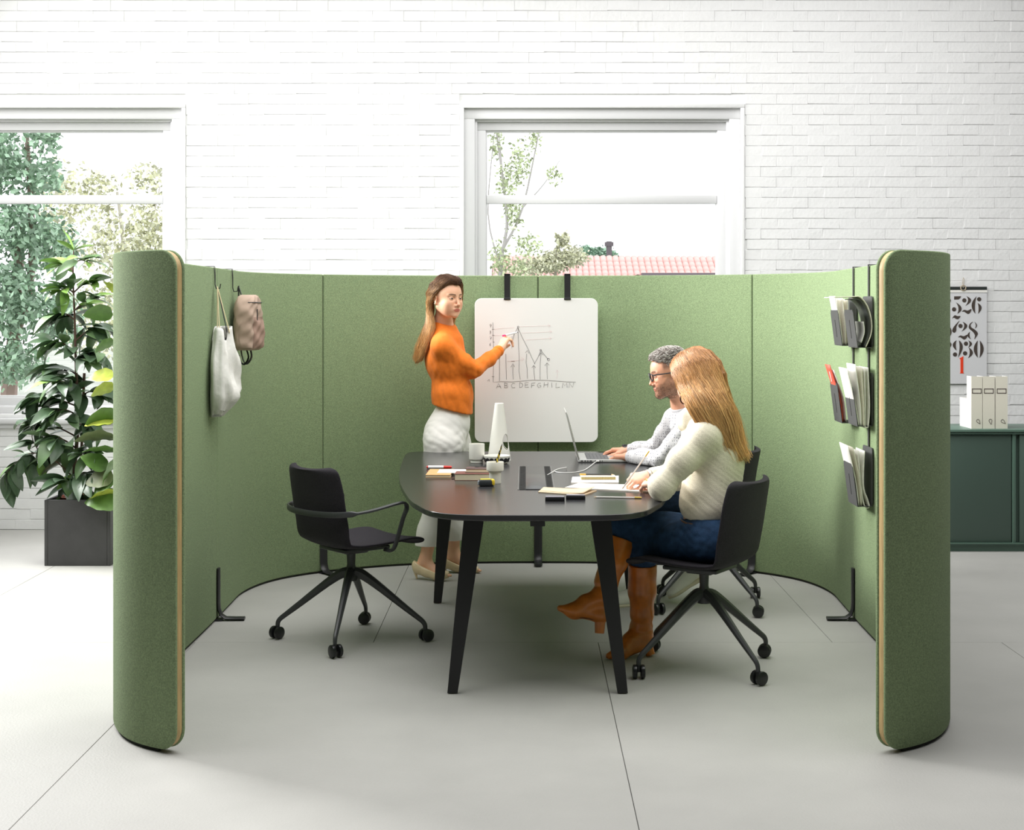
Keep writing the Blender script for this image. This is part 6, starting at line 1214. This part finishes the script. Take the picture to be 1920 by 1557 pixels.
for y in (-1, 1):
    o_ = [(.024*math.cos(a)*(1 if abs(math.cos(a)) < .8 else 1), .0185*math.sin(a)) for a in [2*math.pi*i/24 for i in range(24)]]; gl.tube([tp(.106-.10*abs(u+.0)*.0-.006*(u*y > 0)*abs(u)/.024, y*.033+u, -.002+v) for u, v in o_], .0027, 6, closed=True, flat=(1.2, 1))
    gl.tube([tp(.102, y*.056, .010), tp(.090, y*.070, .010), tp(.04, y*.078, .006), tp(-.005, y*.082, .004), tp(-.022, y*.082, -.012)], [.0040, .0040, .0034, .003, .002], 6)
gl.tube([tp(.106, -.010, .004), tp(.110, 0, .007), tp(.106, .010, .004)], .002, 6); go = gl.build('glasses', M_black, mn, smooth=180)
lens = MB()
for y in (-1, 1): lens.add([tp(.105, y*.033+.023*math.cos(a), -.002+.0175*math.sin(a)) for a in [2*math.pi*i/20 for i in range(20)]], [tuple(range(20))])
lens.build('lens', M_glass, go, smooth=None)
# ================================================================== SEATED WOMAN
wo2 = thing('person', 'blonde woman seen from behind in cream jumper, jeans and tan boots writing at the table', 'person', (.80, 6.46, 0)); O3 = Vector(wo2.location)
yw = math.radians(138); HR3 = frame3((math.cos(yw)*.95, math.sin(yw)*.95, -.30)); HC3 = a3(W(1308, 712, 6.50))
nb3 = a3(W(1312, 775, 6.50)); sL3 = a3(W(1322, 818, 6.33)); sR3 = a3(W(1314, 812, 6.66)); eL3 = a3(W(1240, 917, 6.30)); wL3 = a3(W(1236, 905, 6.53)); eR3 = a3(W(1268, 893, 6.76)); wR3 = a3(W(1216, 893, 6.70))
hd = SDF(); TF = head_sdf(hd, HC3, HR3, False, nb3, 1.0)
h3L = a3(W(1334, 1012, 6.36)); h3R = a3(W(1322, 1008, 6.56)); k3L = a3(W(1205, 1030, 6.63)); a3L = a3(W(1203, 1178, 6.68)); k3R = a3(W(1172, 988, 6.62)); a3R = a3(W(1128, 1118, 6.55))
limb = SDF(); tc_ = a3(W(1340, 850, 6.48)); limb.ell(tc_, (.10, .15, .17)); limb.ell(a3(W(1332, 985, 6.46)), (.11, .15, .13)); limb.cone(tc_, a3(W(1332, 960, 6.46)), .10, .11, .05); limb.cone(nb3, tc_, .05, .09, .05)
limb.chain([sL3, eL3, wL3], [.042, .034, .024]); limb.chain([sR3, eR3, wR3], [.042, .034, .024]); limb.chain([h3L, k3L, a3L], [.075, .052, .036]); limb.chain([h3R, k3R, a3R], [.075, .052, .036])
hL3 = SDF(); hand_sdf(hL3, wL3, a3(W(1208, 908, 6.585))-wL3, (.15, -.5, .85), True, curl2=((.5, .8, .5), (.6, .9, .5), (.6, .9, .5), (.6, .9, .5)), spread=.05, thumb=(.3, .5, .4), s=.95)
hR3 = SDF(); tipR = hand_sdf(hR3, wR3, a3(W(1182, 899, 6.665))-wR3, (.05, -.55, .85), False, curl2=((.75, .9, .5), (.9, 1.0, .5), (1.0, 1.1, .5), (1.0, 1.1, .5)), spread=.05, thumb=(.45, .55, .5), s=.97)
body_parts(wo2, O3, hd, None, [hL3, hR3], limb, SKIN_L, head_color(HC3, HR3, SKIN_L, a3(srgb(196, 96, 84)[:3]), a3(srgb(120, 88, 60)[:3]))); eyes(TF, HR3, wo2, O3, (1, 0, -.3))
M_creamk = mat('cream_knit', (.80, .74, .60, 1), .95, var=.05, vscale=120, bump=.22, bscale=260, sheen=.1, spec=.1)
sw = SDF(); sw.ell(a3(W(1340, 848, 6.49)), (.135, .185, .155), None, .05); sw.ell(a3(W(1334, 910, 6.47)), (.130, .168, .16), None, .06); sw.ell(a3(W(1326, 950, 6.46)), (.118, .160, .09), None, .06)
sw.cone(nb3+a3((-.005, .0, -.01)), nb3+a3((.02, 0, -.07)), .068, .11, .04); sw.cone(nb3+a3((.0, -.04, -.05)), sL3, .055, .060, .06); sw.cone(nb3+a3((0, .04, -.05)), sR3, .055, .060, .06)
sw.chain([sL3, sL3*.55+eL3*.45+a3((-.012, -.012, .0)), eL3+a3((0, 0, .008)), wL3+(eL3-wL3)*.25, wL3], [.058, .055, .049, .042, .035], .05); sw.chain([sR3, eR3, wR3], [.074, .062, .036], .03)
wl3 = (wL3-eL3)/np.linalg.norm(wL3-eL3); wr3 = (wR3-eR3)/np.linalg.norm(wR3-eR3); hz3 = Zat(976, 6.46)
ff = folds(.0032, (40, 40, 45), 23, [(eL3, .15, 1.0), (a3(W(1300, 930, 6.35)), .14, .8)]); ribs = lambda P: +.0006*np.sin(P[:, 2]*260+P[:, 0]*200)
cutsW = [lambda P: hz3-P[:, 2], lambda P: np.where(near(P, nb3, .14), (P-nb3)[:, 2]-.02, -1), lambda P: np.where(near(P, wL3, .08), (P-wL3) @ wl3+.006, -1), lambda P: np.where(near(P, wR3, .08), (P-wR3) @ wr3+.006, -1), lambda P: np.where((P[:, 0] < .65) & (P[:, 2] < TZ+.02) & (P[:, 2] > TZ-.05), TZ+.002-P[:, 2], -1)]
V_, Q_ = sw.mesh(.0058, disp=lambda P: ff(P)+ribs(P), cuts=cutsW); V_ = relax(V_, Q_, 1, .3); np_obj('jumper', [(V_, Q_)], M_creamk, wo2, O3)
col_ = SDF(); n_ = a3(W(1300, 782, 6.47))
for k in range(10):
    a = 2*math.pi*k/10; b = 2*math.pi*(k+1)/10; c_a = nb3+a3((.066*math.cos(a)+.004, .066*math.sin(a), .0-.026+.02*math.cos(a))); c_b = nb3+a3((.066*math.cos(b)+.004, .066*math.sin(b), .0-.026+.02*math.cos(b))); col_.cone(c_a, c_b, .034, .034, .02); col_.cone(c_a+a3((-.008, 0, .03)), c_b+a3((-.008, 0, .03)), .024, .024, .02)
V_, Q_ = col_.mesh(.006, disp=folds(.006, (30, 30, 60), 4)); V_ = relax(V_, Q_, 1); np_obj('roll_neck', [(V_, Q_)], M_creamk, wo2, O3)
tr = SDF(); tr.ell(a3(W(1330, 992, 6.46)), (.128, .17, .085), None, .04); tr.ell(a3(W(1338, 1015, 6.44)), (.12, .165, .085), None, .04)
tr.chain([h3L, h3L*.5+k3L*.5, k3L, k3L*.75+a3L*.25], [.098, .090, .064, .050], .04); tr.chain([h3R+a3((0, 0, .01)), h3R*.5+k3R*.5, k3R, k3R*.75+a3R*.25], [.098, .086, .063, .050], .03)
M_jean2 = mat('blue_denim', (.020, .055, .125, 1), .8, var=.3, vscale=26, bump=.35, bscale=300, spec=.25)
V_, Q_ = tr.mesh(.0065, disp=folds(.006, (60, 60, 80), 25, [(h3L+a3((-.08, -.02, .03)), .12, 1.2), (k3L, .1, .8)]), cuts=[lambda P: .478-P[:, 2]+np.where(P[:, 0] < .62, -1, 0), lambda P: P[:, 2]-Zat(966, 6.46)]); V_ = relax(V_, Q_, 1, .4); np_obj('jeans', [(V_, Q_)], M_jean2, wo2, O3)
bb = a3(W(1330, 978, 6.46)); mb = MB(); mb.tube([Vector((bb[0]+.122*math.cos(a), bb[1]+.165*math.sin(a), bb[2]-.004))-O3 for a in [2*math.pi*i/36 for i in range(36)]], .012, 6, closed=True, flat=(.35, 1.2), up=(0, 0, 1)); mb = MB(); mb.tube([Vector((bb[0]+.124*math.cos(a), bb[1]+.166*math.sin(a), bb[2]-.006))-O3 for a in [2*math.pi*i/36 for i in range(36)]], .013, 6, closed=True, flat=(1.2, .4), up=(0, 0, 1)); mb.build('belt', mat('belt_brown', (.16, .09, .05, 1), .6), wo2)
M_boot = mat('tan_leather', (.60, .175, .022, 1), .30, var=.18, vscale=16, bump=.12, bscale=30, coat=.25)
def boot(knee, ankle, toe, heelb, up):
    s_ = SDF(); kk = knee*.82+ankle*.18; d = toe-ankle; heel = ankle+(heelb-ankle)*.52
    up = a3(up)/np.linalg.norm(up); fw = toe-heel; fw /= np.linalg.norm(fw); ball = toe-fw*.065
    s_.chain([kk, kk*.6+ankle*.4, kk*.25+ankle*.75, ankle], [.066, .062, .050, .044], .02); s_.chain([ankle, heel], [.044, .034], .02); s_.chain([ankle+up*-.015, ankle*.45+ball*.55+up*.006, ball+up*.0, toe], [.042, .034, .030, .014], .03); s_.cone(heel, ball, .030, .028, .02)
    ax = (kk-ankle)/np.linalg.norm(kk-ankle); bands = [(ankle+ax*.03, .05, 2.0), (ankle, .05, 1.2)]
    V_, Q_ = s_.mesh(.005, disp=folds(.0055, (12, 12, 70), 41, bands), cuts=[lambda P: np.where(near(P, kk, .12), (P-kk) @ ax-.0, -1)]); V_ = relax(V_, Q_, 1, .4); o = np_obj('boot', [(V_, Q_)], M_boot, wo2, O3)
    hv = Vector(heel)-O3; hb_ = Vector(heelb)-O3; mb = MB(); mb.tube([hv, hv.lerp(hb_, .45), hb_], [.031, .024, .021], 14); mb.build('heel', M_boot, o)
    mb = MB(); q = [Vector(heel-up*.022)-O3, Vector(ball-up*.024)-O3, Vector(toe-up*.010)-O3]; mb.tube(q, [.020, .026, .012], 10, flat=(.25, 1.1), up=tuple(up)); mb.build('sole', mat('boot_sole', (.25, .09, .03, 1), .6), o)
gz = .004
boot(k3L, a3((a3L[0], a3L[1], .115)), a3((Xat(1140, 6.62), 6.58, .018)), a3((Xat(1220, 6.66), 6.655, gz)), (.15, 0, 1))
boot(k3R, a3R, a3(W(1050, 1141, 6.50)), a3(W(1124, 1188, 6.52)), (-.25, 0, 1))
# pencil, bracelet, ring
pa = a3(W(1166, 908, 6.61)); pb_ = a3(W(1217, 846, 6.60)); pz = pencil('pale pencil held upright in the blonde woman\'s writing hand', Vector((pa[0], pa[1], TZ+.012)), Vector(pb_), M_pw, M_gold)
ring(wR3+wr3*.002, wr3, .027, .005, 'bracelet_watch', mat('steel', (.6, .58, .55, 1), .3, .9), wo2, O3, (1.8, .8)); ring(a3(W(1211, 907, 6.575))+a3((0, 0, .012)), (1, .3, 0), .010, .0018, 'ring', M_gold, wo2, O3, n=16)
# hair: long, straight, falling behind the shoulders to mid back
tf = lambda x, y, z: list(TF(x, y, z))
back = []
def G(a, top, mid, low):
    return [tf(*top), tf(*mid)]+[Wp_(*p) for p in low]
rowL = [[tf(.085, .0, .092), tf(.078, .042, .080), tf(.050, .080, .030), tf(.035, .088, -.040), Wp_(1288, 752, 6.36), Wp_(1304, 782, 6.33), Wp_(1330, 818, 6.34), Wp_(1356, 850, 6.36)],
        [tf(.055, .0, .112), tf(.045, .050, .100), tf(.010, .092, .035), tf(-.010, .094, -.040), Wp_(1304, 752, 6.32), Wp_(1325, 785, 6.31), Wp_(1350, 825, 6.32), Wp_(1370, 864, 6.35)],
        [tf(.020, .0, .124), tf(.005, .052, .110), tf(-.040, .088, .040), tf(-.062, .084, -.040), Wp_(1334, 752, 6.31), Wp_(1354, 790, 6.31), Wp_(1366, 828, 6.33), Wp_(1382, 862, 6.36)],
        [tf(-.020, .0, .126), tf(-.045, .045, .108), tf(-.090, .060, .040), tf(-.106, .056, -.040), Wp_(1357, 752, 6.33), Wp_(1374, 792, 6.34), Wp_(1380, 828, 6.36), Wp_(1394, 856, 6.38)],
        [tf(-.050, 0, .118), tf(-.090, .015, .085), tf(-.118, .015, .030), tf(-.122, .010, -.040), Wp_(1366, 752, 6.40), Wp_(1382, 792, 6.42), Wp_(1390, 830, 6.43), Wp_(1400, 862, 6.43)]]
rowR = [[tf(.085, .0, .092), tf(.070, -.046, .080), tf(.040, -.078, .030), tf(.0, -.088, -.040), Wp_(1330, 760, 6.60), Wp_(1352, 795, 6.60), Wp_(1370, 835, 6.58), Wp_(1382, 862, 6.56)],
        [tf(.02, .0, .124), tf(.005, -.052, .110), tf(-.04, -.084, .035), tf(-.06, -.078, -.040), Wp_(1345, 758, 6.56), Wp_(1365, 792, 6.56), Wp_(1382, 830, 6.54), Wp_(1392, 858, 6.52)],
        [tf(-.050, 0, .118), tf(-.080, -.030, .092), tf(-.110, -.035, .035), tf(-.118, -.03, -.040), Wp_(1367, 752, 6.48), Wp_(1383, 792, 6.48), Wp_(1390, 830, 6.48), Wp_(1402, 858, 6.46)]]
hair('hair', wo2, O3, [rowL, rowL, rowR], 8500, .012, a3(srgb(176, 124, 76)[:3]), a3(srgb(222, 178, 120)[:3]), 9, jit=.009, wave=.005, rs=.0011, gvar=.45)
ea = a3(W(1283, 744, 6.40)); MB().tube([Vector(ea)-O3+Vector((.0, .0, .022*math.cos(a)-.01))+Vector((.016*math.sin(a), -.004*math.sin(a), 0)) for a in [2*math.pi*i/20 for i in range(20)]], .005, 8, closed=True, flat=(1.6, .6), up=(0, 1, 0)).build('earring', mat('tortoiseshell', (.10, .030, .012, 1), .25, var=.8, vscale=90), wo2)
